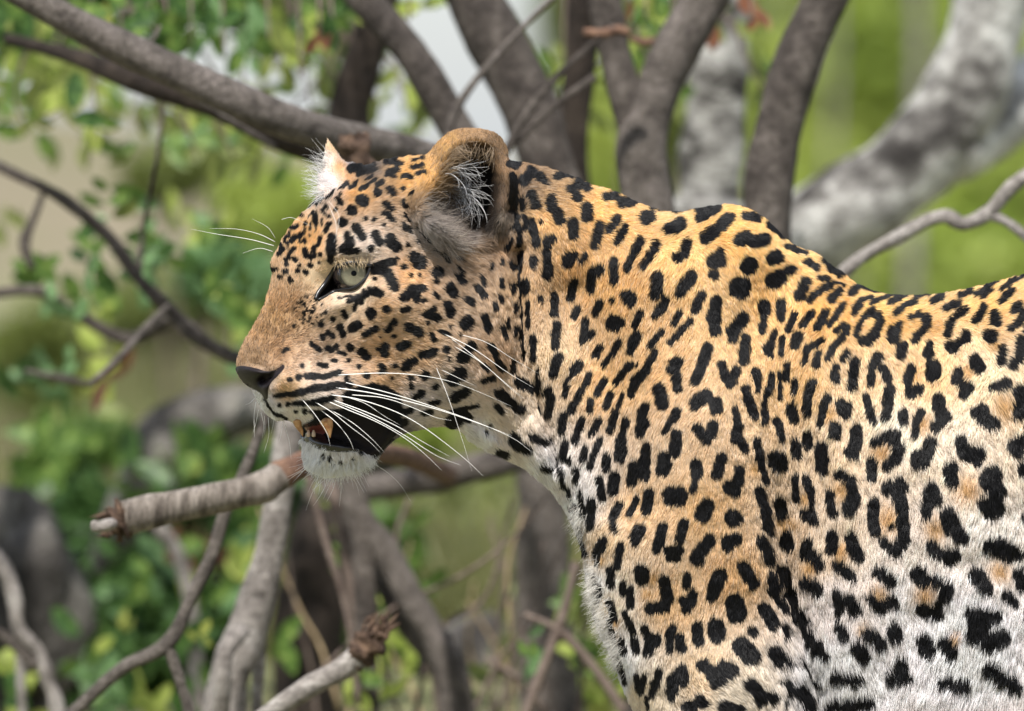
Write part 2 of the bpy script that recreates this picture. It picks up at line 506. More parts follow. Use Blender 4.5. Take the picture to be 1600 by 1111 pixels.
t = thing('branch', 'thin bare grey branch rising from the back towards the right edge', 'branch', (1320, 430, 8.75))
limb('main_stem', [(1180,620,8.75,13),(1260,500,8.75,12),(1330,415,8.75,11),(1400,372,8.75,11),(1470,338,8.75,11),(1506,350,8.75,12),(1545,332,8.75,12),(1580,292,8.75,11),(1640,250,8.75,10)], B_PALE, t, 0.1, 23, 12)
limb('twig', [(1545,335,8.75,9),(1580,352,8.75,8),(1640,400,8.75,7)], B_PALE, t, 0.1, 24, 10)

t = thing('tree', 'very dark thick trunk standing behind the chin', 'tree', (478, 1100, 9.9))
limb('trunk', [(478,1450,9.9,64),(480,1100,9.9,58),(486,950,9.9,54),(500,850,9.9,48),(520,760,9.95,40),(545,690,10,30),(590,640,10,20)], B_BLACK, t, 0.08, 25, 20)

t = thing('tree', 'grey purple trunk standing just left of the chest', 'tree', (852, 1100, 9.8))
limb('trunk', [(860,1400,9.8,50),(856,1100,9.8,47),(850,950,9.8,45),(846,820,9.8,42),(846,700,9.8,40),(850,560,9.8,38),(860,420,9.8,36)], B_MID, t, 0.08, 26, 20)

t = thing('branch', 'broken stick with ringed bark pointing left under the chin', 'branch', (300, 800, 8.45))
limb('main_stem', [(436,745,8.455,23.5),(425,752,8.45,24.5),(400,765,8.44,25),(330,780,8.42,25),(250,796,8.40,26),(190,812,8.38,28)], B_RING, t, 0.06, 27, 18)
limb('broken_end', [(200,810,8.38,26),(186,814,8.38,28),(176,818,8.38,22)], B_BREAK, t, 0.3, 28, 22, jag=9, n=8)
limb('twig', [(178,818,8.34,10),(158,822,8.33,9),(143,822,8.33,7)], B_PALE, t, 0.2, 29, 10)
limb('peeled_stem', [(700,742,9.45,16),(640,716,8.95,16),(580,706,8.6,15),(530,708,8.55,18),(485,720,8.49,20),(455,734,8.46,22),(430,748,8.455,23)], B_RUST, t, 0.07, 30, 16)

t = thing('branch', 'thick pale grey sapling stem standing upright below the chin', 'branch', (350, 1111, 8.8))
limb('main_stem', [(330,1420,8.8,36),(350,1120,8.8,33),(362,1050,8.8,33),(385,985,8.8,32),(412,900,8.8,25),(428,820,8.8,23),(445,720,8.8,22),(462,620,8.8,19),(480,500,8.8,14)], B_PALE, t, 0.08, 31, 16)
limb('side_stem', [(340,1180,8.75,12),(345,1080,8.72,15),(352,1020,8.72,15),(378,985,8.75,13)], B_PALE, t, 0.1, 32, 10)
limb('side_stem', [(400,1200,8.85,9),(402,1100,8.85,9),(405,1040,8.85,9),(412,960,8.85,8)], B_PALE, t, 0.1, 33, 8)

t = thing('branch', 'slender forked grey branch leaning from lower left to the muzzle', 'branch', (262, 1010, 8.6))
limb('main_stem', [(60,1170,8.6,11),(120,1108,8.6,10.5),(190,1045,8.6,10),(262,1005,8.6,12),(300,930,8.6,10.5),(330,870,8.6,10),(352,800,8.6,9.5),(385,730,8.6,9),(415,655,8.6,7),(450,560,8.6,6)], B_MID, t, 0.1, 34, 10)
limb('side_stem', [(262,1008,8.6,10),(280,1060,8.6,9),(300,1130,8.6,9),(310,1200,8.6,9)], B_MID, t, 0.1, 35, 10)

t = thing('branch', 'broken pale stick with a splintered dark tip at the bottom edge', 'branch', (500, 1060, 8.45))
limb('main_stem', [(190,1420,8.5,21),(330,1200,8.46,18),(420,1118,8.45,17),(480,1075,8.45,17),(530,1048,8.45,18),(560,1026,8.45,22)], B_PALE, t, 0.07, 36, 14)
limb('broken_end', [(550,1036,8.45,20),(572,1012,8.45,23),(588,992,8.45,19),(598,978,8.45,9)], B_BREAK, t, 0.28, 37, 24, jag=6, n=9)

t = thing('branch', 'twisted brown limb descending behind the broken stick', 'branch', (650, 950, 9.2))
limb('main_stem', [(540,690,9.2,20),(556,790,9.2,22),(600,860,9.2,22),(640,930,9.2,23),(680,1000,9.2,24),(712,1080,9.2,26),(725,1200,9.2,28)], B_MID, t, 0.1, 38, 14)
limb('side_stem', [(545,800,9.25,12),(580,880,9.25,12),(604,930,9.25,13),(640,990,9.25,12),(700,1060,9.25,12)], B_MID, t, 0.12, 39, 10)
limb('side_stem', [(700,990,9.2,9),(690,1060,9.2,9),(700,1150,9.2,9)], B_MID, t, 0.12, 40, 10)

t = thing('log', 'mossy grey log lying across under the jaw', 'log', (680, 755, 9.5))
limb('main_stem', [(900,690,9.5,22),(820,712,9.5,22),(740,732,9.5,23),(650,752,9.5,23),(560,765,9.5,22),(480,770,9.5,20)], B_MID, t, 0.1, 41, 14)

t = thing('shrub', 'leafy shrub with thin brown branches arching across the left side', 'shrub', (240, 700, 9.2))
SH = [
 ([(-40,240,9.2,8),(30,275,9.2,9),(100,312,9.2,10),(170,370,9.2,10),(215,435,9.2,11),(262,480,9.2,12),(300,520,9.2,13),(350,552,9.2,12),(420,580,9.2,12),(500,640,9.2,14),(560,800,9.2,18),(580,1300,9.2,22)]),
 ([(300,520,9.2,10),(270,500,9.3,13),(200,530,9.4,11),(120,490,9.4,9),(60,455,9.4,9),(-30,462,9.4,8)]),
 ([(262,478,9.0,5),(225,515,8.95,6),(190,555,8.9,6),(140,602,8.9,5)]),
 ([(50,420,9.3,7),(38,380,9.3,9),(55,335,9.3,6),(72,290,9.3,4)]),
 ([(140,600,9.3,6),(90,590,9.3,6),(40,580,9.3,5)]),
 ([(215,435,9.2,6),(225,350,9.2,4),(245,250,9.1,4),(262,120,9.1,3)]),
]
for i, p in enumerate(SH):
    limb('branch', p, B_DARK if i != 2 else B_MID, t, 0.12, 50 + i, 9)
SHRUB = t


def leaf_mesh(mat, L=1.0, W=0.5):
    V = [(0, 0, 0), (L * .25, W * .38, .04), (L * .55, W * .5, .05), (L * .82, W * .3, .0), (L, 0, -.06), (L * .82, -W * .3, .0), (L * .55, -W * .5, .05), (L * .25, -W * .38, .04), (L * .3, 0, -.02), (L * .6, 0, -.03)]
    F = [(0, 1, 8), (1, 2, 9, 8), (2, 3, 9), (3, 4, 9), (4, 5, 9), (5, 6, 9), (6, 7, 8, 9), (7, 0, 8)]
    me = bpy.data.meshes.new('leaf'); me.from_pydata(V, [], F); me.materials.append(mat)
    me.polygons.foreach_set('use_smooth', [True] * len(F)); me.update()
    return me


LM = {k: leaf_mesh(m) for k, m in (('g', M_GREEN), ('d', M_DEEP), ('t', M_TEAL), ('l', M_LIME), ('r', M_RED), ('y', M_YEL), ('o', M_OLIVE))}


def leaf(parent, px, py, d, size_px, kind, ang=None, rnd=random):
    o = bpy.data.objects.new('leaf', LM[kind]); COL.objects.link(o)
    w = at(px, py, d)
    o.parent = parent
    o.location = w - parent.location
    s = 1.45 * size_px * K * d / D0
    o.scale = (s, s, s)
    a = rnd.uniform(0, 6.28) if ang is None else math.radians(ang)
    o.rotation_euler = (math.radians(90) + rnd.uniform(-.7, .7), rnd.uniform(-.6, .6) - a, rnd.uniform(-.6, .6))
    return o


# clusters of leaves on the arching shrub: (px, py, spread, count, kinds, size, depth)
rl = random.Random(4)
CLU = [(112,180,14,3,'dd',60,8.9),(70,435,22,5,'gg',52,9.2),(140,400,26,5,'gd',44,9.2),(135,420,20,3,'t',36,9.1),(75,470,18,4,'t',36,9.1),(240,385,36,9,'tdg',44,9.2),(255,400,24,4,'t',50,9.1),
       (340,410,44,8,'dgt',46,9.3),(180,300,30,5,'gtd',40,9.3),(190,330,26,4,'glo',36,9.2),(165,490,18,4,'gl',34,9.2),(160,575,40,8,'ly',40,9.6),(170,585,12,3,'r',46,9.4),(60,575,30,6,'tt',34,9.3),
       (100,585,20,4,'t',30,9.2),(400,480,26,9,'glg',60,9.4),(395,500,14,3,'g',54,9.4),(200,215,26,6,'go',40,9.4),(290,220,26,4,'gt',50,9.6),(20,180,30,5,'g',40,9.5),(60,90,36,12,'olg',44,9.2),
       (100,150,30,8,'ol',40,9.2),(70,130,20,6,'lo',44,9.1),(120,95,30,6,'oo',40,9.2),(310,345,40,10,'lot',36,9.8),(100,700,40,8,'gd',52,9.9),(85,735,40,7,'g',54,9.9),(130,660,30,4,'og',40,10),
       (225,700,20,5,'og',40,9.9),(340,690,30,5,'gl',40,9.8),(150,60,30,5,'g',40,9.3),(385,555,20,3,'t',40,9.8),(30,330,20,4,'o',30,9.6),(10,560,16,3,'d',50,9.6)]
for px, py, sp, n, ks, sz, d in CLU:
    for q in range(n):
        leaf(SHRUB, px + rl.gauss(0, sp * .7), py + rl.gauss(0, sp * .6), d + 0.4 + rl.uniform(-.25, .3), sz * rl.uniform(.6, 1.1), ks[q % len(ks)], rnd=rl)

t = thing('tree', 'leafy tree whose hanging twigs dip into the top edge', 'tree', (400, -200, 9.4))
for i_, (px, py, d, hw, hh, n) in enumerate([(50, 40, 11.5, 110, 90, 1500), (440, 10, 11.5, 170, 80, 1900), (200, -60, 11.5, 170, 90, 1800), (1020, -80, 11, 160, 70, 900)]):
    c = at(px, py, d); s = K * d / D0
    leaf_cloud('crown', (c.x, c.y, c.z), (hw * s, hw * s * .6, hh * s), n, 0.05, (M_GREEN, M_GREEN, M_DEEP, M_GREEN)[i_], t, 80 + i_, 14)
limb('trunk', [(-160,1500,9.6,60),(-150,700,9.6,50),(-140,100,9.6,40),(-100,-200,9.6,30)], B_DARK, t, 0.08, 70, 14)
limb('branch', [(-120,-120,9.5,20),(100,-380,9.4,16),(400,-430,9.4,12),(800,-430,9.4,9),(1250,-420,9.3,6)], B_DARK, t, 0.08, 71, 10)
for i, (x, y) in enumerate([(190, 60), (300, 70), (350, 90), (420, 60), (500, 60), (470, 120), (520, 50), (1010, 30), (1060, 40), (1175, 30), (1050, 20), (260, 20), (640, 30)]):
    limb('twig', [(x - 40, -420, 9.4, 4), (x - 10, -160, 9.3, 3), (x, y, 9.2, 2)], M_STEM, t, 0.05, 72 + i, 5)
CLT = [(190,15,26,9,'gd',50,9.3),(240,25,30,8,'dg',50,9.3),(300,40,26,9,'dg',56,9.3),(340,55,20,6,'d',56,9.3),(370,20,40,8,'gt',50,9.5),(420,30,40,9,'gto',46,9.6),(470,40,40,9,'glo',46,9.6),(520,30,20,6,'gd',40,9.3),
       (505,45,12,3,'r',36,9.2),(500,100,26,6,'lo',40,9.7),(440,100,40,6,'og',40,9.8),(410,140,30,5,'ot',36,9.8),(560,20,26,6,'gl',40,9.4),(145,5,26,6,'yg',40,9.3),(1000,20,30,7,'glr',40,9.4),(1040,30,30,8,'glo',40,9.4),
       (1065,10,20,5,'g',40,9.5),(1180,20,12,4,'rr',34,9.3),(1050,55,16,3,'rr',30,9.3),(1110,75,10,3,'r',28,9.3),(985,5,20,5,'yg',36,9.4),(660,5,20,4,'lg',36,9.5),(1020,10,16,4,'t',40,9.5),(30,20,30,8,'dg',50,9.3),(1130,20,20,4,'o',40,9.6),(620,25,14,3,'l',34,9.5)]
for px, py, sp, n, ks, sz, d in CLT:
    for q in range(n):
        leaf(t, px + rl.gauss(0, sp * .7), py + rl.gauss(0, sp * .6), d + rl.uniform(-.15, .15), sz * rl.uniform(.6, 1.1), ks[q % len(ks)], rnd=rl)

rt = random.Random(77)
for i in range(34):
    x = rt.uniform(-20, 560) if i < 24 else rt.uniform(560, 1250); y = rt.uniform(-60, 20); d = rt.uniform(9.3, 10.6)
    P = [(x, y - 120, d, 4)]
    a = rt.uniform(-60, 60)
    for q in range(4):
        x += a * 0.6 + rt.uniform(-25, 25); y += rt.uniform(35, 75)
        P.append((x, y, d, 3.2 - 0.5 * q))
    limb('twig', P, M_STEM, t, 0.08, 200 + i, 5, n=3)
    for q in range(5):
        leaf(t, x + rt.gauss(0, 24), y - rt.uniform(0, 90), d + rt.uniform(.1, .6), rt.uniform(26, 44), 'olgo'[q % 4], rnd=rt)
t = thing('shrub', 'low shrub with grey twigs and red tinged leaves in the lower left corner', 'shrub', (60, 1111, 9.6))
limb('branch', [(-60,820,9.1,10),(0,880,9.1,13),(22,930,9.1,13),(30,985,9.1,12),(62,1020,9.1,10),(75,1065,9.1,12),(90,1120,9.1,13),(100,1300,9.1,14)], B_PALE, t, 0.12, 90, 10)
limb('branch', [(-30,970,9.1,8),(20,1005,9.1,9),(55,1040,9.1,10)], B_DARK, t, 0.12, 91, 8)
limb('branch', [(30,990,9.3,9),(32,1050,9.3,8),(36,1150,9.3,8)], B_PALE, t, 0.12, 92, 8)
limb('branch', [(230,800,9.8,8),(260,840,9.8,12),(280,870,9.8,12),(300,960,9.8,12),(320,1200,9.8,14)], B_PALE, t, 0.12, 93, 8)
CL3 = [(100,960,40,9,'rgd',34,10.2),(140,985,34,8,'rdg',30,10.2),(230,850,36,9,'rdg',34,10.2),(280,860,30,6,'rdg',32,10.2),(300,1000,40,12,'ddt',50,9.9),(180,950,50,13,'dtd',50,10),(230,920,40,9,'tdg',44,10),
       (190,980,14,3,'yl',30,9.6),(310,1000,8,3,'y',20,9.3),(330,1080,40,9,'dg',50,9.8),(360,860,40,10,'gtl',50,9.9),(390,800,30,9,'gd',50,9.9),(420,1000,16,4,'g',40,9.6),(40,1080,40,9,'dl',44,9.8),(200,1070,60,12,'ddt',50,9.8),
       (330,930,34,9,'lgt',44,10),(250,1100,30,6,'l',40,9.6),(20,1040,20,4,'l',40,9.6),(220,760,40,12,'dg',54,10.2),(330,730,40,10,'dg',54,10.2),(130,1060,30,7,'tg',44,9.9)]
for px, py, sp, n, ks, sz, d in CL3:
    for q in range(n):
        leaf(t, px + rl.gauss(0, sp * .7), py + rl.gauss(0, sp * .6), d + rl.uniform(-.15, .15), sz * rl.uniform(.6, 1.1), ks[q % len(ks)], rnd=rl)

t = thing('shrub', 'sparse undergrowth of dry stalks and small leaves left of the chest', 'shrub', (640, 1111, 9.3))
ST_ = [([(400,1250,9.2,4),(470,1090,9.2,4),(600,960,9.2,3.4),(720,900,9.2,3),(800,840,9.2,2.4),(860,770,9.2,2)]), ([(620,1250,9.3,5),(680,1000,9.3,4),(760,930,9.3,3),(800,780,9.3,2)]), ([(480,740,9.1,5),(510,850,9.1,6),(540,950,9.1,5),(560,1100,9.1,5)]),
      ([(520,760,9.3,9),(545,900,9.3,9),(560,1000,9.3,8)]), ([(790,1200,9.1,7),(850,1040,9.1,8),(880,960,9.1,8),(900,880,9.1,7)]), ([(1000,1150,9.1,8),(940,1060,9.1,8),(880,990,9.1,7),(820,960,9.1,5)]), ([(640,780,9.4,4),(620,850,9.4,4),(660,960,9.4,4),(690,1150,9.4,4)]),
      ([(780,1300,9.4,4),(770,1050,9.4,3),(800,900,9.4,2)]), ([(900,1200,9.3,6),(830,1080,9.3,6),(760,1030,9.3,5)])]
for i, p in enumerate(ST_):
    limb('stalk', p, M_STEM, t, 0.1, 100 + i, 6)
CL4 = [(500,765,12,3,'og',14,9.3),(520,860,14,3,'go',18,9.3),(560,1070,20,4,'lo',30,9.1),(590,1085,24,6,'gl',36,9.2),(570,960,30,7,'lg',40,9.6),(640,900,26,4,'g',40,9.6),(650,820,24,3,'g',36,9.8),(810,1030,18,4,'gt',34,9.1),
       (850,1010,10,2,'t',34,9.1),(630,1000,24,4,'l',46,9.6),(920,1040,24,6,'gl',40,9.4),(930,1090,30,8,'yl',40,9.4),(760,1080,24,4,'o',36,9.4),(520,800,12,2,'o',16,9.4),(900,940,20,4,'go',40,9.5)]
for px, py, sp, n, ks, sz, d in CL4:
    for q in range(n):
        leaf(t, px + rl.gauss(0, sp * .7), py + rl.gauss(0, sp * .6), d + rl.uniform(-.1, .1), sz * rl.uniform(.6, 1.1), ks[q % len(ks)], rnd=rl)


def splinters(parent, px, py, d, ang, n, size, spread, seed):
    r = random.Random(seed)
    V, F = [], []
    for i in range(n):
        a = math.radians(ang + r.uniform(-26, 26)); L = size * r.uniform(.35, 1)
        sx = px + r.gauss(0, spread); sy = py + r.gauss(0, spread); dd = d + r.uniform(-.012, .012)
        P = [(*(at(sx, sy, dd) - parent.location), r.uniform(2.5, 6) * K), (*(at(sx + math.cos(a) * L * .5, sy + math.sin(a) * L * .5, dd) - parent.location), r.uniform(2, 4.5) * K), (*(at(sx + math.cos(a) * L, sy + math.sin(a) * L, dd) - parent.location), .5 * K)]
        v, f = tube(P, 5, 2, .25, seed + i)
        o = len(V); V += list(v); F += [tuple(q + o for q in ff) for ff in f]
    mesh_obj('splinters', V, F, B_BREAK, parent, smooth=False)


for o_ in list(COL.objects):
    if o_.get('label') == 'broken stick with ringed bark pointing left under the chin': splinters(o_, 176, 818, 8.38, 168, 26, 26, 9, 5)
    if o_.get('label') == 'broken pale stick with a splintered dark tip at the bottom edge': splinters(o_, 586, 994, 8.45, -58, 34, 34, 10, 6)
rt = random.Random(78)
tw = [o_ for o_ in COL.objects if o_.get('label', '').startswith('sparse undergrowth')][0]
for i in range(22):
    x = rt.uniform(440, 960); y = rt.uniform(1100, 1250); d = rt.uniform(9.2, 10.4)
    P = [(x, y, d, 4)]
    a = rt.uniform(-45, 55)
    for q in range(4):
        x += a * 0.7 + rt.uniform(-18, 18); y -= rt.uniform(50, 105)
        P.append((x, y, d, 3.4 - 0.6 * q))
    limb('stalk', P, M_STEM if i % 3 else M_DRY, tw, 0.08, 300 + i, 5, n=3)
for px_, d_, r_px, lab in ((1432, 19, 11, 'slim pale sapling stem blurred in the bright green bush'), (1300, 20, 6, 'very thin pale stem between the grey stem and the curved limb'), (1000, 15, 8, 'thin pale sapling glimpsed in the fork above the neck')):
    q = thing('sapling', lab, 'sapling', (px_, 200, d_))
    limb('trunk', [(px_ - 14, 560, d_, r_px), (px_ - 4, 300, d_, r_px), (px_ + 6, 100, d_, r_px * .9), (px_ + 2, -60, d_, r_px * .8)], B_PALE, q, 0.05, 400, 10)
# boulders
def boulder(label, px, py, d, rx, ry, mat, seed):
    w = at(px, py, d); s = K * d / D0
    r = np.random.default_rng(seed)
    V, F = [], []
    nu, nv = 36, 22
    ph = r.uniform(0, 6.28, 8)
    for i in range(nv + 1):
        for j in range(nu):
            a = math.pi * i / nv; b_ = 2 * math.pi * j / nu
            n_ = 1 + .12 * math.sin(3 * b_ + ph[0] + 2 * a) + .10 * math.sin(5 * a + ph[1]) * math.sin(2 * b_ + ph[2]) + .05 * math.sin(9 * b_ + ph[3]) * math.sin(7 * a + ph[4])
            V.append((rx * s * n_ * math.sin(a) * math.cos(b_), rx * s * .8 * n_ * math.sin(a) * math.sin(b_), ry * s * n_ * math.cos(a) + w.z))
    for i in range(nv):
        for j in range(nu):
            F.append((i * nu + j, (i + 1) * nu + j, (i + 1) * nu + (j + 1) % nu, i * nu + (j + 1) % nu))
    o = mesh_obj('boulder', V, F, mat)
    o.location = (w.x, w.y, 0)
    tag(o, label, 'boulder', 'boulders behind the leopard')


B_ROCK = bark('mossy_rock', [(0.36, lin(48, 45, 43)), (0.5, lin(92, 88, 84)), (0.62, lin(140, 136, 128)), (0.74, lin(118, 134, 58))], 7, 0.9, 0.02)
boulder('large dark mossy boulder at the left edge', 40, 950, 10.0, 95, 165, B_ROCK, 1)
t = thing('log', 'mossy lichened fallen trunk blurred in front of the chin', 'log', (300, 700, 10.2))
limb('main_stem', [(150,1150,10.4,50),(190,900,10.3,50),(225,760,10.2,50),(265,680,10.2,46),(330,652,10.2,42),(420,640,10.2,40),(520,660,10.3,36),(600,720,10.4,30)], B_ROCK, t, 0.14, 43, 18)
boulder('low pale rock behind the dry stalks', 760, 1040, 10.6, 110, 75, B_ROCK, 3)

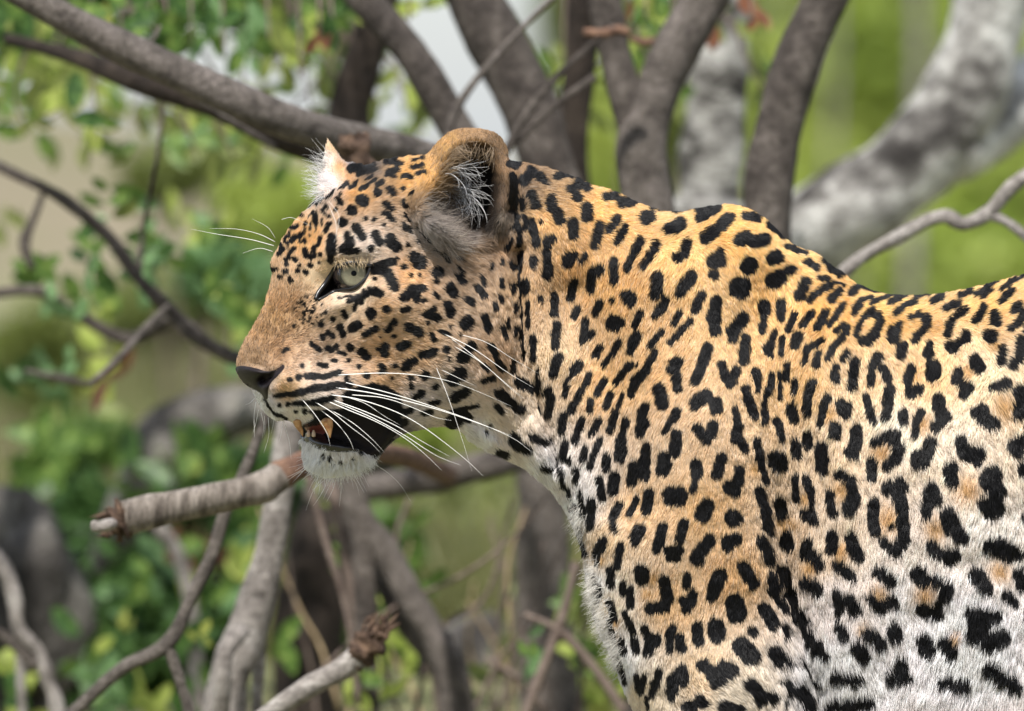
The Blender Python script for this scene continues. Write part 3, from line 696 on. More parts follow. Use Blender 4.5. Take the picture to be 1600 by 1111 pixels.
# ---------------------------------------------------------------- the leopard
# coat markings, plus shade of the foreleg fold and cheek crease painted as strokes, measured in one system of units (1/1600 m) over the animal's side: strokes x1 y1 x2 y2 radius, per survey tile
SPOTS_AND_SHADE = """
@350 380 5.05
640 45 648 95 22;708 35 714 100 18;565 130 24;480 125 490 165 14;585 215 22;645 228 24;683 178 22;495 210 500 240 12
412 210 20;445 270 18;512 265 518 300 14;375 175 16;840 0 845 130 30;925 50 1010 5 24;985 65 1060 50 12;1160 40 22
1300 10 1380 35 28;1450 10 15;750 158 12;545 40 520 80 12;455 30 440 90 20;1160 190 1330 145 30;1190 220 1290 230 34;1300 250 1345 345 38
1195 285 15;1160 375 1240 405 32;1110 385 24;1085 465 22;1040 475 1030 520 18;1420 185 20;1500 90 1515 170 28;1420 430 1500 370 38
1165 555 45;1283 515 32;1405 525 1455 522 24;1290 680 1345 618 28;1455 665 1500 680 32;1120 718 1200 672 26;1015 670 1060 650 40
918 665 940 712 30;945 540 955 580 16;860 600 20;805 545 14;770 640 26;825 705 860 735 20;780 740 28;555 652 14;690 795 760 850 18
815 830 860 840 24;890 812 22;915 862 955 872 18;1000 820 34;1090 855 1120 885 38;1268 815 1272 865 36;1395 815 1440 800 36
1230 740 12;1355 728 8;1352 968 20;1250 975 1250 1015 32;1060 975 22;990 930 20;955 945 9;860 928 885 928 16;755 955 810 965 20
615 970 20;500 838 20;462 858 11;1430 980 1490 930 38;520 1075 20;590 1058 28;650 1050 710 1052 28;750 1050 830 1048 26;850 1040 910 1018 26
1125 1045 26;970 1065 22;1480 1060 20;900 430 1000 418 7;1000 425 1090 405 9
@350 560 5.05
400 300 450 290 12;440 292 560 275 20;560 275 700 245 27;700 245 900 212 29;900 215 1000 200 26;440 370 16;505 362 20;560 358 600 355 20
620 352 700 345 22;700 345 800 330 28;800 330 860 310 26;565 422 16;635 418 22;1180 215 25;1475 225 18;1470 160 18;1430 430 1470 410 25;1380 525 1430 515 30;320 325 338 370 9;338 370 395 436 10;395 436 490 482 12
@400 190 5.29
880 650 58;795 735 45;718 838 42;830 880 875 945 42;990 935 1020 1000 36;1110 970 1160 1035 46;950 1045 26;770 1075 840 1062 18;760 945 780 1000 32
720 1060 770 1000 26;910 800 20;975 810 24;1070 685 1120 715 26;1070 755 1130 805 28;1105 555 1135 595 30;1005 585 38;1000 520 1050 495 24
860 560 930 515 16;930 515 1000 465 12;690 640 705 680 24;665 730 18;1215 450 1285 455 20;1095 430 1165 400 28;1105 455 1150 455 12;1150 365 1215 350 16
1075 345 1150 330 20;1215 555 22;1220 660 1255 710 20;1245 770 1280 815 20;1220 860 1285 905 26;1300 610 22;630 960 630 1080 36;575 905 610 850 18;600 790 14
535 965 515 1020 16;480 770 500 840 18;450 935 12;290 985 330 950 20;370 940 24;300 885 350 865 16;410 845 16;465 750 18;370 780 14;540 655 620 615 14
690 550 750 500 20;700 600 16;770 545 18;800 540 840 490 14;840 430 22;880 430 16;910 420 1000 380 14;900 480 960 440 10;560 760 14;545 730 580 700 12
330 1040 290 1070 12;250 1000 12;230 1060 14;200 1010 12;420 700 440 690 10;500 680 12;640 560 620 590 10
@620 180 5.05
120 405 195 388 20;160 455 215 445 14;120 345 210 325 12;180 880 18;230 910 280 990 20;400 1055 470 1040 18;330 1070 380 1105 20;905 380 960 370 34
1010 500 1080 440 36;1130 490 1165 520 28;1060 620 1105 710 32;990 660 1005 730 24;915 520 925 640 30;900 620 900 740 35;950 800 920 890 24
1015 820 1012 900 14;965 910 962 1030 15;1135 845 14;1060 850 1080 930 24;1085 940 1105 1020 24;885 990 870 1050 20
@580 370 4.83
360 40 20;335 165 380 200 52;245 225 22;500 275 48;490 335 20;520 105 580 180 18;650 235 690 265 15;665 300 690 350 28;590 380 625 430 36;480 430 510 460 16
250 455 300 400 30;300 400 390 390 34;340 420 350 480 26;400 483 22;830 315 850 365 18;800 390 850 450 30;725 475 765 500 24;580 515 600 580 36
420 585 500 615 30;430 575 470 550 30;720 650 58;855 600 885 690 32;915 510 935 550 16;600 675 16;530 715 590 740 13;285 680 365 725 34
450 735 475 775 20;385 890 475 870 34;565 850 30;750 830 46;690 910 50;720 870 48;900 820 940 890 28;960 955 1000 1000 32;845 975 880 1000 20
405 1045 38;845 1080 920 1070 24;900 220 900 250 14;978 165 978 205 12;1040 30 1025 85 20;1110 0 1112 70 14;1045 200 1075 240 24;1132 140 1125 260 20
1225 180 1225 225 22;1245 10 1245 70 24;1325 30 22;1325 120 1330 310 24;970 330 985 380 20;970 455 985 490 20;1065 365 1065 420 18;1172 345 1172 410 26
1117 460 1122 515 9;1075 505 1077 555 15;1275 450 1275 490 16;1183 500 1185 680 17;1030 625 1040 680 14;995 690 1015 745 24;1095 680 1095 735 14
1130 640 1128 700 7;1135 820 10;1155 850 1160 900 12;1225 760 1232 920 21;1085 940 1075 1020 22;1260 990 1258 1070 12;1092 280 1100 360 5;650 155 690 175 14
@580 560 4.63
590 150 640 110 50;1070 160 1090 190 40;1090 190 1150 220 40;285 200 14;468 205 24;315 285 360 258 26;600 290 680 245 38;430 325 475 325 18;380 405 420 395 22
570 470 650 420 48;620 380 765 350 16;590 400 30;670 400 700 440 34;860 490 20;835 540 16;930 255 990 300 36;990 300 1080 370 34;905 345 940 390 20
1040 590 1070 630 46;1070 630 1130 655 40;1020 550 22;910 690 965 690 30;1170 565 1245 610 26;1295 575 1300 610 18;1240 790 1310 820 22
1205 360 1212 420 13;1200 90 1210 210 13;1260 260 1290 220 20;1300 290 1280 390 28;1345 10 1320 110 32;1410 200 1405 255 18;1475 60 1465 110 18
1390 420 1385 520 26;1465 330 1450 390 20;1410 620 1400 710 20;1335 680 1340 780 16;1435 720 1435 760 12;1388 830 1385 930 15;1430 945 1430 990 9
@800 240 5
5 70 35 95 24;95 215 155 130 34;220 180 255 225 26;360 185 400 170 26;400 175 465 180 18;455 275 500 265 28;520 240 575 275 32;510 345 34
145 320 190 410 28;310 365 312 430 34;360 480 375 520 40;580 430 590 500 42;480 550 482 640 34;225 540 12;155 530 165 600 24;175 620 190 710 26
100 500 100 590 12;80 350 80 430 17;5 180 5 420 26;35 490 10 570 20;55 590 50 720 15;72 790 65 920 19;15 880 16;5 1060 18;170 830 170 880 22
320 670 275 690 26;275 690 275 880 25;280 900 275 960 34;435 820 480 805 36;425 870 34;450 850 30;570 805 545 850 20;110 1010 110 1075 24
685 570 650 710 32;825 520 760 600 26;885 590 825 695 26;730 350 800 340 28;850 390 950 380 30;1000 690 950 800 30;950 800 905 910 24
1130 720 1080 810 30;1080 810 1025 890 24;1060 520 52;1030 505 1090 500 32;1085 435 1200 435 12;1260 460 1380 445 18;1240 600 1310 570 46;1290 620 25
1480 515 1540 480 30;1460 450 1600 440 32;1510 665 1590 620 40;1370 710 1340 800 34;1300 820 40;1400 960 1330 1060 34;1140 980 1125 1100 44
800 850 800 1000 32;640 930 680 920 40;620 960 615 1070 30;485 1010 465 1100 26;700 255 760 275 10
@1080 300 5
60 150 200 120 34;60 225 180 165 26;240 270 290 225 40;110 370 190 310 38;190 300 260 260 26;425 200 515 205 30;400 110 520 130 12;380 385 425 360 44
490 390 570 375 44;610 250 740 340 24;750 430 800 460 22;800 460 880 495 13;900 560 980 605 18;1040 530 1100 590 36;1100 600 1160 630 32;640 520 670 510 48
450 580 66;170 540 230 480 28;170 550 220 550 48;175 650 38;380 755 84;640 700 680 680 60;680 670 780 610 34;5 690 32;80 810 30 930 28
195 860 180 980 42;180 980 185 1090 38;405 980 350 1050 34;340 1070 320 1150 34;570 890 575 920 44;570 950 545 1090 27;700 870 700 990 29;895 710 845 820 38
1080 730 960 810 24;960 810 925 850 22;1150 785 1095 845 32;1000 675 1065 685 15;1110 705 1200 725 7;1290 750 1250 795 26;1300 740 1480 790 17
810 970 760 1080 25;940 955 870 1050 22;1050 950 985 1060 27;1190 885 1120 980 20;1120 980 1075 1040 19;1400 835 1330 860 10;1310 860 1270 930 15;1320 900 1270 960 14
1410 880 1590 810 9
@1320 400 5.714
330 330 560 350 9;560 350 760 320 9;760 325 970 322 10;230 430 400 375 8;400 430 490 390 19;500 370 540 360 11;620 430 520 465 23;520 470 460 520 19
630 375 740 350 12;250 500 180 540 21;180 545 120 640 18;120 640 100 710 19;290 530 320 600 25;320 600 270 700 31;270 700 210 770 38;190 760 150 770 34
490 620 440 680 18;440 680 430 740 48;660 525 590 565 19;730 570 43;735 620 700 670 29;690 680 620 760 31;510 820 500 890 38;760 800 745 870 26;745 880 46
870 380 790 420 25;900 470 1010 440 27;930 475 28;1120 335 1030 375 16;1070 300 1190 260 9;1380 230 1240 310 9;1240 310 1170 370 13;1310 330 1230 370 17
1390 200 1600 140 9;1600 190 1480 250 9;1480 250 1400 320 11;1490 330 1440 380 27;1440 380 1395 420 21;1240 470 1210 540 31;1200 560 1170 590 31
1080 500 1000 550 27;960 580 950 620 29;940 620 915 710 29;1350 540 1350 600 44;1305 725 60;1560 440 1510 490 29;1600 520 1560 600 35;1560 600 1490 650 27
1090 710 1080 750 38;1060 760 1000 810 33;970 810 940 820 38;970 850 33;1165 910 1175 960 26;1185 990 57;1415 830 1400 960 31;1580 770 1570 880 42
1560 920 1500 990 37;790 990 53;800 1060 56;585 1010 560 1100 29;20 640 5 700 20;10 900 20
@840 440 5
20 135 18;128 110 125 260 24;280 20 255 140 26;415 0 410 80 24;590 5 18;940 0 930 40 38;920 60 905 110 28;1180 10 1110 100 35;310 225 285 275 26
485 170 450 255 22;583 150 17;705 125 720 140 50;735 190 20;1000 150 925 270 26;990 170 970 220 29;1280 110 1220 240 22;1115 250 1070 330 20
1405 160 1375 270 32;1370 290 43;1385 310 1385 400 34;1600 310 1510 400 38;1510 430 27;590 310 585 340 44;610 360 650 325 29;375 310 370 400 24
350 470 370 420 20;400 430 420 410 24;360 440 25;145 340 145 400 24;140 400 135 510 28;810 250 760 345 23;780 420 745 500 32;750 500 725 550 23
975 395 880 510 18;1195 315 1120 400 20;1120 400 1040 480 20;485 525 460 570 22;455 580 27;635 480 575 580 22;575 580 520 655 16
165 600 130 680 28;130 690 120 740 18;320 660 290 690 32;270 720 235 770 9;725 650 660 720 18;660 720 605 800 18;775 658 9
920 560 850 680 24;850 690 760 790 33;750 780 725 880 24;400 730 370 820 20;220 810 215 890 16;520 780 460 890 20;340 860 290 960 23;280 960 260 1020 20
565 890 540 980 22;415 930 408 1015 22;660 880 630 990 11;950 850 980 960 48;1100 630 1050 690 37;1060 640 26;1080 730 1100 840 33
1330 520 1290 650 35;1280 680 1230 780 33;1435 650 1470 760 29;1540 700 1510 800 31;1500 790 38;1600 560 34;1320 890 1240 950 43;1225 985 28;1390 960 1395 1000 45
840 980 810 1090 28;75 860 26;100 900 85 1040 25;205 1050 190 1100 21;340 1095 20;470 1095 18;615 1030 590 1090 21;690 1095 20;10 780 10 860 13;5 980 5 1060 9
@1080 500 5
420 150 410 230 33;410 230 405 320 38;650 110 620 200 22;610 210 590 240 35;615 280 20;715 150 700 270 17;840 130 820 180 36;815 200 33
1010 170 920 230 19;910 230 885 340 19;990 270 975 360 22;1190 40 1130 90 16;1215 60 1180 130 18;1170 150 1110 210 20;1100 220 1065 310 19
1215 265 1180 320 22;1130 370 1110 430 20;1120 440 1125 480 25;1270 330 1265 430 31;1260 430 1250 540 31;1460 300 1430 350 35;1410 400 1405 510 23
1495 380 1535 470 25;1550 550 1540 650 33;1545 650 1525 770 25;1365 610 1385 700 23;1390 700 1430 800 25;490 410 515 470 27;515 480 515 560 15
625 440 600 580 21;585 580 565 700 16;570 700 565 800 17;690 420 695 620 11;750 360 740 470 19;812 490 800 580 17;950 500 920 600 29;920 610 905 730 25
415 540 440 640 24;450 640 485 750 28;335 700 360 830 18;360 850 340 930 35;380 930 420 1020 21;350 920 28;50 860 90 900 35;165 830 150 910 35;110 910 120 940 35
785 690 800 770 35;820 770 20;665 790 690 880 24;700 880 710 940 13;1060 620 1040 680 24;1035 680 1010 820 21;1165 660 1195 740 31;1200 700 28
1130 840 1120 900 35;1280 860 1285 950 35;1270 970 1250 1050 38;1220 1040 20;910 900 920 1000 29;815 980 830 1060 33;1010 1000 1040 1090 28;505 950 530 1080 23
@1320 560 5.714
590 110 565 210 33;560 210 570 290 13;590 330 660 290 38;805 100 790 160 53;775 180 38;1160 20 1210 90 46;1200 120 29;1020 140 1000 200 35
1010 220 1080 260 29;1110 270 1070 330 38;1340 270 1440 235 37;1560 310 1590 420 53;1560 460 1540 510 44;840 380 840 450 44;860 480 900 540 46;850 580 810 620 38
1170 500 1240 460 38;1200 510 48;1250 550 1320 600 54;520 500 525 570 31;685 490 650 550 25;640 580 625 690 21;270 760 350 730 25;390 700 460 700 35
430 750 490 830 37;470 880 400 960 37;235 940 240 1060 41;770 760 740 870 42;650 880 650 950 44;700 930 700 960 38;1040 750 1060 830 42
1080 850 1190 870 53;1150 900 1200 920 35;1600 730 1500 800 48;1540 830 48;960 990 930 1050 42;940 1090 29;1310 1060 78;1590 980 1600 1040 37
30 1080 34;10 430 10 490 27;490 1090 18
@840 640 5
85 0 75 60 21;205 50 190 170 24;345 90 295 255 22;480 90 420 195 22;605 30 570 165 24;690 95 655 240 23;655 260 650 380 38;670 330 38
820 20 815 100 33;840 110 38;800 140 800 190 33;1090 20 1060 80 29;1060 80 990 180 17;1090 200 1070 340 38;990 380 980 480 45;1010 430 35
850 300 830 400 33;840 400 840 520 40;750 450 740 570 37;545 380 535 465 25;490 240 460 330 20;450 340 410 460 18;375 320 360 395 21;225 260 210 380 20;250 395 13
140 320 150 460 13;300 480 300 560 19;205 500 190 610 15;240 620 242 680 9;485 550 505 710 24;600 530 590 640 38;335 670 345 830 19;420 730 418 920 29
275 740 280 850 13;640 760 600 850 33;590 870 610 950 25;780 700 725 830 20;875 660 855 800 35;1040 670 1110 670 58;1030 720 1120 720 35;1240 430 1245 500 40
1240 520 1215 640 19;1435 380 1405 510 36;1570 480 1570 570 33;1500 610 1530 620 48;1540 660 28;1320 760 1290 830 56;1530 850 62;1490 1030 1540 1020 48;1490 1080 36
810 940 770 1020 40;770 1050 20;985 920 950 1040 33;940 1060 930 1100 28;1140 900 1110 1020 35;515 1030 470 1100 31;330 930 350 1080 13;655 1060 645 1100 19;240 780 8
@1080 690 5
505 20 530 130 23;535 140 580 320 17;530 390 570 520 31;570 530 600 680 33;600 680 632 730 10;545 780 600 900 40;600 900 625 950 23;140 760 90 850 33
80 850 40 920 42;640 120 650 190 33;715 120 715 210 27;680 220 29;1025 50 1020 140 33;1025 150 1025 230 33;815 290 825 460 17;905 290 940 400 21;940 400 945 480 13
890 560 960 560 25;910 590 970 630 27;690 480 710 570 38;740 740 755 820 40;910 800 900 900 33;940 870 1010 970 31;1160 260 1240 310 33;1240 320 1265 390 25
1265 440 1240 540 40;1085 410 1120 560 23;1430 500 1420 590 40;1420 600 1435 690 35;1105 740 1100 840 33;1250 760 1290 880 40;1310 900 34;1140 970 1220 1020 27
1220 1020 1270 1080 21;410 980 450 1060 38;450 1050 490 1110 34;710 1000 720 1070 38
@1300 700 5.333
480 340 580 330 42;560 380 560 440 42;580 450 590 640 33;600 640 600 780 35;600 780 530 870 40;530 860 430 780 28;500 650 10;350 480 340 600 38
340 600 355 690 32;830 360 830 450 48;870 440 38;790 480 785 570 26;970 580 1010 680 58;1050 720 1080 750 48;830 820 890 890 40;960 890 1020 900 42;980 950 34
980 190 1010 300 34;1290 270 1330 300 58;1340 330 1380 380 58;1290 480 1370 520 58;1320 560 42;1330 830 1480 860 58;1470 900 1530 890 48;1400 790 28;1590 190 38;1600 600 20
@880 830 5.714
150 20 170 120 11;175 120 190 200 18;370 90 350 150 29;320 150 300 180 28;300 200 305 290 19;520 130 490 310 25;940 180 1030 180 42;950 240 1010 240 33
1300 100 1200 210 48;1180 220 38;1230 280 23;700 360 700 420 58;700 470 22;420 350 430 490 29;265 400 280 500 17;300 500 300 590 31;290 600 295 650 13
185 370 195 440 9;525 480 530 550 25;590 530 600 660 29;410 640 430 720 27;430 720 460 790 23;250 700 320 850 14;900 450 920 560 48;930 590 900 680 48
860 690 780 690 48;1105 400 1095 490 29;1080 620 1100 700 38;1160 560 1150 640 31;1120 720 22;1400 400 1350 500 56;1350 520 1330 590 42;1530 640 1540 760 64;1590 340 34
545 740 590 840 21;600 850 625 910 21;400 790 430 920 21;440 930 450 970 13;510 990 540 1080 27;630 980 655 1070 27;720 880 760 960 35;780 970 820 980 54
760 1050 770 1090 38;980 880 950 930 38;960 950 960 1080 25;1045 950 1050 1050 33;1060 1050 42;1200 860 1200 950 40;1215 990 40;1360 850 1370 930 64
@880 917 5.714
455 600 480 690 13;490 690 540 850 18;650 790 690 930 21;720 800 710 880 19;690 940 18;745 980 750 1090 9;860 760 840 860 29;820 850 800 960 29;800 990 9
1070 750 1080 840 48;990 830 990 920 54;980 960 980 1000 29;1240 700 1300 740 44;1430 740 1490 760 64;1350 790 1400 830 64;1370 870 38
1240 1000 1260 1040 38;1130 1070 1160 1100 48;1190 1050 38;1440 1080 1560 1110 46
@1080 889 5
220 50 190 140 48;180 150 160 220 33;410 10 450 60 35;460 70 480 130 33;340 270 360 350 66;565 310 600 370 40;620 380 630 450 33;480 500 34
390 610 450 680 68;480 700 54;650 660 690 720 46;720 750 26;460 910 530 980 42;560 1000 630 1020 38;540 1040 29;720 890 780 980 25;740 1050 12
850 960 900 1070 44;260 1080 380 1110 38;620 70 650 180 30;680 250 710 330 13;720 30 735 90 40;770 190 790 270 42;810 370 900 410 48;880 350 28
720 460 740 520 26;930 520 1000 600 42;1000 610 1040 670 38;910 500 23;920 110 990 150 38;990 190 26;830 740 900 820 14;950 870 990 910 18
1145 200 1165 330 32;1240 240 1280 340 36;1310 330 23;1165 460 1210 530 27;1310 630 1350 690 44;1390 510 1470 580 40;1490 610 28;1140 850 1310 880 38
1130 1080 1400 1060 44;1560 480 1590 560 22
@1300 870 5.333
390 140 470 190 38;490 210 38;330 360 400 440 27;410 450 23;500 360 520 410 33;450 390 25;720 150 760 190 54;780 200 880 220 35;960 270 930 350 40
760 440 880 490 45;890 400 25;1200 160 1270 250 52;1290 290 28;1550 160 1590 250 42;1450 330 1490 370 30;1520 400 18;1170 480 1360 510 44;1190 560 1250 580 48
1180 660 1300 700 58;1310 720 1400 680 68;1180 600 1180 650 34;520 610 530 680 42;770 720 800 790 54;940 720 990 800 42;1000 850 24;580 900 560 1000 42
500 1020 620 1020 42;930 1060 1100 1090 42;1310 950 1420 1020 48;1430 1040 1520 1100 48
@0 0 1
548 263 580 259 5;545 470 560 467 2.5;562 466 575 459 2.5;812 400 812 470 1.5;814 480 818 560 1.5
505 714 3;515 718 2.6;532 722 2.6;520 728 2.4;552 718 2.2;498 722 2;642 430 1.8;656 431 1.8;702 561 2;718 523 1.4;614 525 1.8;566 508 1.6;548 512 1.6;620 405 1.6;668 505 1.5;590 545 1.4;575 560 1.3;640 600 1.6;612 592 1.6;655 612 1.6;686 628 1.8;566 372 1.4;600 352 1.4;486 402 2;500 398 1.6;468 415 2.2;452 402 2;444 425 2;456 440 1.8
"""
S = []
for ln in SPOTS_AND_SHADE.strip().split('\n'):
    if ln[0] == '@':
        ox, oy, sc_ = map(float, ln[1:].split()); continue
    for it in ln.split(';'):
        v = [float(q) for q in it.split()]
        if len(v) == 3: v = [v[0], v[1], v[0], v[1], v[2]]
        S.append((ox + v[0] / sc_, oy + v[1] / sc_, ox + v[2] / sc_, oy + v[3] / sc_, v[4] / sc_ + (0.15 if (ox < 790 and sc_ > 4.6) else (1.7 + 1.5 * min(1, max(0, (ox + v[0] / sc_ - 1080) / 260)) * min(1, max(0, (oy + v[1] / sc_ - 520) / 200))))))
# the coat goes on past the measured part
r_ = random.Random(3)
for gx in range(1625, 2340, 52):
    for gy in range(395, 1380, 52):
        x, y = gx + r_.uniform(-17, 17), gy + r_.uniform(-17, 17)
        a = r_.uniform(0, 6.28); R0 = r_.uniform(9, 17)
        for q in range(r_.choice((2, 3, 4))):
            a += r_.uniform(1.3, 2.2)
            S.append((x + R0 * math.cos(a), y + R0 * math.sin(a), x + R0 * math.cos(a + .6), y + R0 * math.sin(a + .6), r_.uniform(5, 9)))
for gx in range(960, 1640, 46):
    for gy in range(1135, 1380, 46):
        x, y = gx + r_.uniform(-10, 10), gy + r_.uniform(-10, 10)
        x += r_.uniform(-8, 8); a = r_.uniform(-1.2, 1.2); l_ = r_.uniform(3, 10)
        S.append((x - l_ * math.cos(a), y - l_ * math.sin(a), x + l_ * math.cos(a), y + l_ * math.sin(a), r_.uniform(6, 11)))
RX0, RY0, RX1, RY1 = 300, 150, 2400, 1420
sd = np.full((RY1 - RY0, RX1 - RX0), 30.0, np.float32)
for x1, y1, x2, y2, r in S:
    a0, a1 = int(max(RX0, min(x1, x2) - r - 9)), int(min(RX1, max(x1, x2) + r + 10))
    b0, b1 = int(max(RY0, min(y1, y2) - r - 9)), int(min(RY1, max(y1, y2) + r + 10))
    if a1 <= a0 or b1 <= b0: continue
    Y, X = np.mgrid[b0:b1, a0:a1].astype(np.float32)
    L = (x2 - x1) ** 2 + (y2 - y1) ** 2 + 1e-6
    t = np.clip(((X - x1) * (x2 - x1) + (Y - y1) * (y2 - y1)) / L, 0, 1)
    dd = np.hypot(X - x1 - t * (x2 - x1), Y - y1 - t * (y2 - y1)) - r
    w = sd[b0 - RY0:b1 - RY0, a0 - RX0:a1 - RX0]
    h = np.clip(0.5 + 0.5 * (w - dd) / 2.0, 0, 1)          # smooth union
    w[:] = w * (1 - h) + dd * h - 2.0 * h * (1 - h)


def spot_shade_sd(x, y):
    xi = np.clip(x - RX0, 0, RX1 - RX0 - 1.01); yi = np.clip(y - RY0, 0, RY1 - RY0 - 1.01)
    x0 = xi.astype(int); y0 = yi.astype(int)
    fx = xi - x0; fy = yi - y0
    x1 = np.minimum(x0 + 1, RX1 - RX0 - 1); y1 = np.minimum(y0 + 1, RY1 - RY0 - 1)
    d = (sd[y0, x0] * (1 - fx) + sd[y0, x1] * fx) * (1 - fy) + (sd[y1, x0] * (1 - fx) + sd[y1, x1] * fx) * fy
    return d + 2.6 * (vnoise(x / 6.0, y / 6.0, 5) - 0.5)


# outline of the animal (skin line, without the fur)
OUT = np.array([
    (370, 579), (371, 562), (380, 537), (396, 511), (411, 482), (421, 452), (426, 431), (424, 413), (430, 397), (439, 380),
    (452, 360), (470, 337), (488, 320), (501, 303), (505, 285), (505, 258), (508, 236), (512, 219), (518, 226), (528, 241),
    (541, 253), (566, 258), (592, 253), (620, 248), (650, 244), (668, 240), (683, 223), (703, 206), (727, 200), (755, 202),
    (777, 211), (790, 230), (797, 250), (820, 254), (850, 262), (882, 273), (922, 289), (962, 302), (1000, 320), (1030, 330),
    (1060, 333), (1090, 327), (1120, 322), (1150, 322), (1180, 333), (1205, 351), (1225, 372), (1245, 386), (1270, 396), (1296, 413),
    (1320, 431), (1342, 446), (1376, 459), (1420, 463), (1470, 460), (1520, 451), (1560, 441), (1600, 430), (1680, 408), (1780, 390),
    (1900, 383), (2020, 390), (2120, 412), (2200, 450), (2260, 520), (2295, 620), (2300, 760), (2275, 900), (2245, 1010), (2285, 1110),
    (2265, 1230), (2240, 1350), (2130, 1352), (2125, 1240), (2090, 1150), (2020, 1110), (1880, 1190), (1700, 1260), (1500, 1300), (1360, 1305),
    (1300, 1315), (1270, 1332), (1250, 1350), (1090, 1352), (1065, 1290), (1035, 1205), (1015, 1140), (990, 1105), (972, 1062), (954, 1020),
    (938, 980), (926, 940), (919, 895), (912, 855), (898, 818), (873, 776), (846, 748), (820, 728), (790, 713), (760, 697),
    (735, 682), (715, 669), (690, 664), (660, 668), (631, 677), (612, 691), (598, 706), (582, 722), (550, 738), (515, 744),
    (493, 738), (481, 725), (476, 708), (475, 695), (472, 686), (474, 679), (470, 668), (460, 661), (447, 656), (432, 656),
    (419, 649), (408, 637), (399, 620), (391, 605), (380, 597), (373, 589)], float)
POLY = catmull(OUT, 4, True)


def poly_sdf(P, X, Y, want_near=False):
    """signed distance (positive inside) of points to closed polygon P; optionally the nearest outline point"""
    X = X.ravel(); Y = Y.ravel()
    best = np.full(X.shape, 1e18); ins = np.zeros(X.shape, bool)
    nx = np.zeros(X.shape); ny = np.zeros(X.shape)
    n = len(P)
    for i in range(n):
        ax, ay = P[i]; bx, by = P[(i + 1) % n]
        ex, ey = bx - ax, by - ay
        t = np.clip(((X - ax) * ex + (Y - ay) * ey) / (ex * ex + ey * ey + 1e-12), 0, 1)
        qx = ax + t * ex; qy = ay + t * ey
        d = (X - qx) ** 2 + (Y - qy) ** 2
        m = d < best
        best = np.where(m, d, best)
        if want_near:
            nx = np.where(m, qx, nx); ny = np.where(m, qy, ny)
        if ay != by:
            c = ((ay > Y) != (by > Y)) & (X < ex * (Y - ay) / (by - ay) + ax)
            ins ^= c
    d = np.sqrt(best)
    d = np.where(ins, d, -d)
    return (d, nx, ny) if want_near else d


ST = 3.0
gx = np.arange(360, 2316, ST); gy = np.arange(190, 1362, ST)
GX, GY = np.meshgrid(gx, gy)
SH = GX.shape
phi, NX, NY = [q.reshape(SH) for q in poly_sdf(POLY, GX, GY, True)]
inside = phi > 0.6


def poisson(mask, levels=(8, 4, 2, 1), iters=(900, 300, 160, 60)):
    u = None
    for lv, it in zip(levels, iters):
        m = mask[::lv, ::lv].astype(np.float64)
        if u is None:
            u = np.zeros(m.shape)
        else:
            u = np.repeat(np.repeat(u, 2, 0), 2, 1)
            u = u[:m.shape[0], :m.shape[1]]
            if u.shape != m.shape:
                u = np.pad(u, ((0, m.shape[0] - u.shape[0]), (0, m.shape[1] - u.shape[1])), 'edge')
            u = u * m
        hh = (ST * lv) ** 2 * 2.0
        for _ in range(it):
            v = np.zeros_like(u)
            v[1:-1, 1:-1] = 0.25 * (u[:-2, 1:-1] + u[2:, 1:-1] + u[1:-1, :-2] + u[1:-1, 2:] + hh)
            u = v * m
    return u


U = poisson(inside)
H = np.sqrt(np.maximum(U, 0))
sstep = lambda a, b, x: (lambda t: t * t * (3 - 2 * t))(np.clip((x - a) / (b - a), 0, 1))
HM = 150 + 110 * sstep(820, 1120, GX)
H = H / (1 + (H / HM) ** 3) ** (1 / 3)


def g(cx, cy, rx, ry, ang=0.0):
    c, s = math.cos(math.radians(ang)), math.sin(math.radians(ang))
    X = (GX - cx) * c + (GY - cy) * s
    Y = -(GX - cx) * s + (GY - cy) * c
    return np.exp(-(X / rx) ** 2 - (Y / ry) ** 2)


def line_d(P, X=None, Y=None):
    X = GX if X is None else X; Y = GY if Y is None else Y
    best = np.full(X.shape, 1e9)
    for (ax, ay), (bx, by) in zip(P[:-1], P[1:]):
        ex, ey = bx - ax, by - ay
        t = np.clip(((X - ax) * ex + (Y - ay) * ey) / (ex * ex + ey * ey), 0, 1)
        best = np.minimum(best, np.hypot(X - ax - t * ex, Y - ay - t * ey))
    return best


EYE = np.array([(578, 415), (574, 430), (565, 442), (551, 451), (538, 453), (524, 455), (511, 462), (499, 468), (493, 466), (501, 455), (512, 441), (519, 427), (523, 419), (535, 415), (550, 412.5), (566, 412.5)], float)
EYEP = catmull(EYE, 4, True)
NOSE = np.array([(368, 577), (375, 572), (388, 573), (402, 576), (415, 580), (428, 579), (441, 570), (444, 575), (434, 587), (424, 597), (419, 608), (418, 622), (413, 624), (409, 616), (401, 610), (388, 604), (377, 594)], float)
NOSEP = catmull(NOSE, 4, True)
MOUTH = np.array([(458, 660), (480, 659), (505, 656), (530, 650), (560, 640), (600, 640), (622, 655), (618, 680), (604, 700), (588, 714), (570, 712), (555, 703), (530, 697), (500, 692), (474, 688), (470, 684), (474, 678), (468, 668)], float)
MOUTHP = catmull(MOUTH, 3, True)
EAR = np.array([(668, 300), (690, 262), (708, 232), (735, 218), (765, 222), (782, 245), (788, 285), (782, 330), (768, 372), (740, 388), (705, 378), (675, 350), (655, 325)], float)
EARP = catmull(EAR, 3, True)
hm = (GX < 900)
earin = np.full(SH, -50.0); earin[hm] = poly_sdf(EARP, GX[hm], GY[hm])
eyein = np.full(SH, -50.0); eyein[hm] = poly_sdf(EYEP, GX[hm], GY[hm])
mouin = np.full(SH, -50.0); mouin[hm] = poly_sdf(MOUTHP, GX[hm], GY[hm])
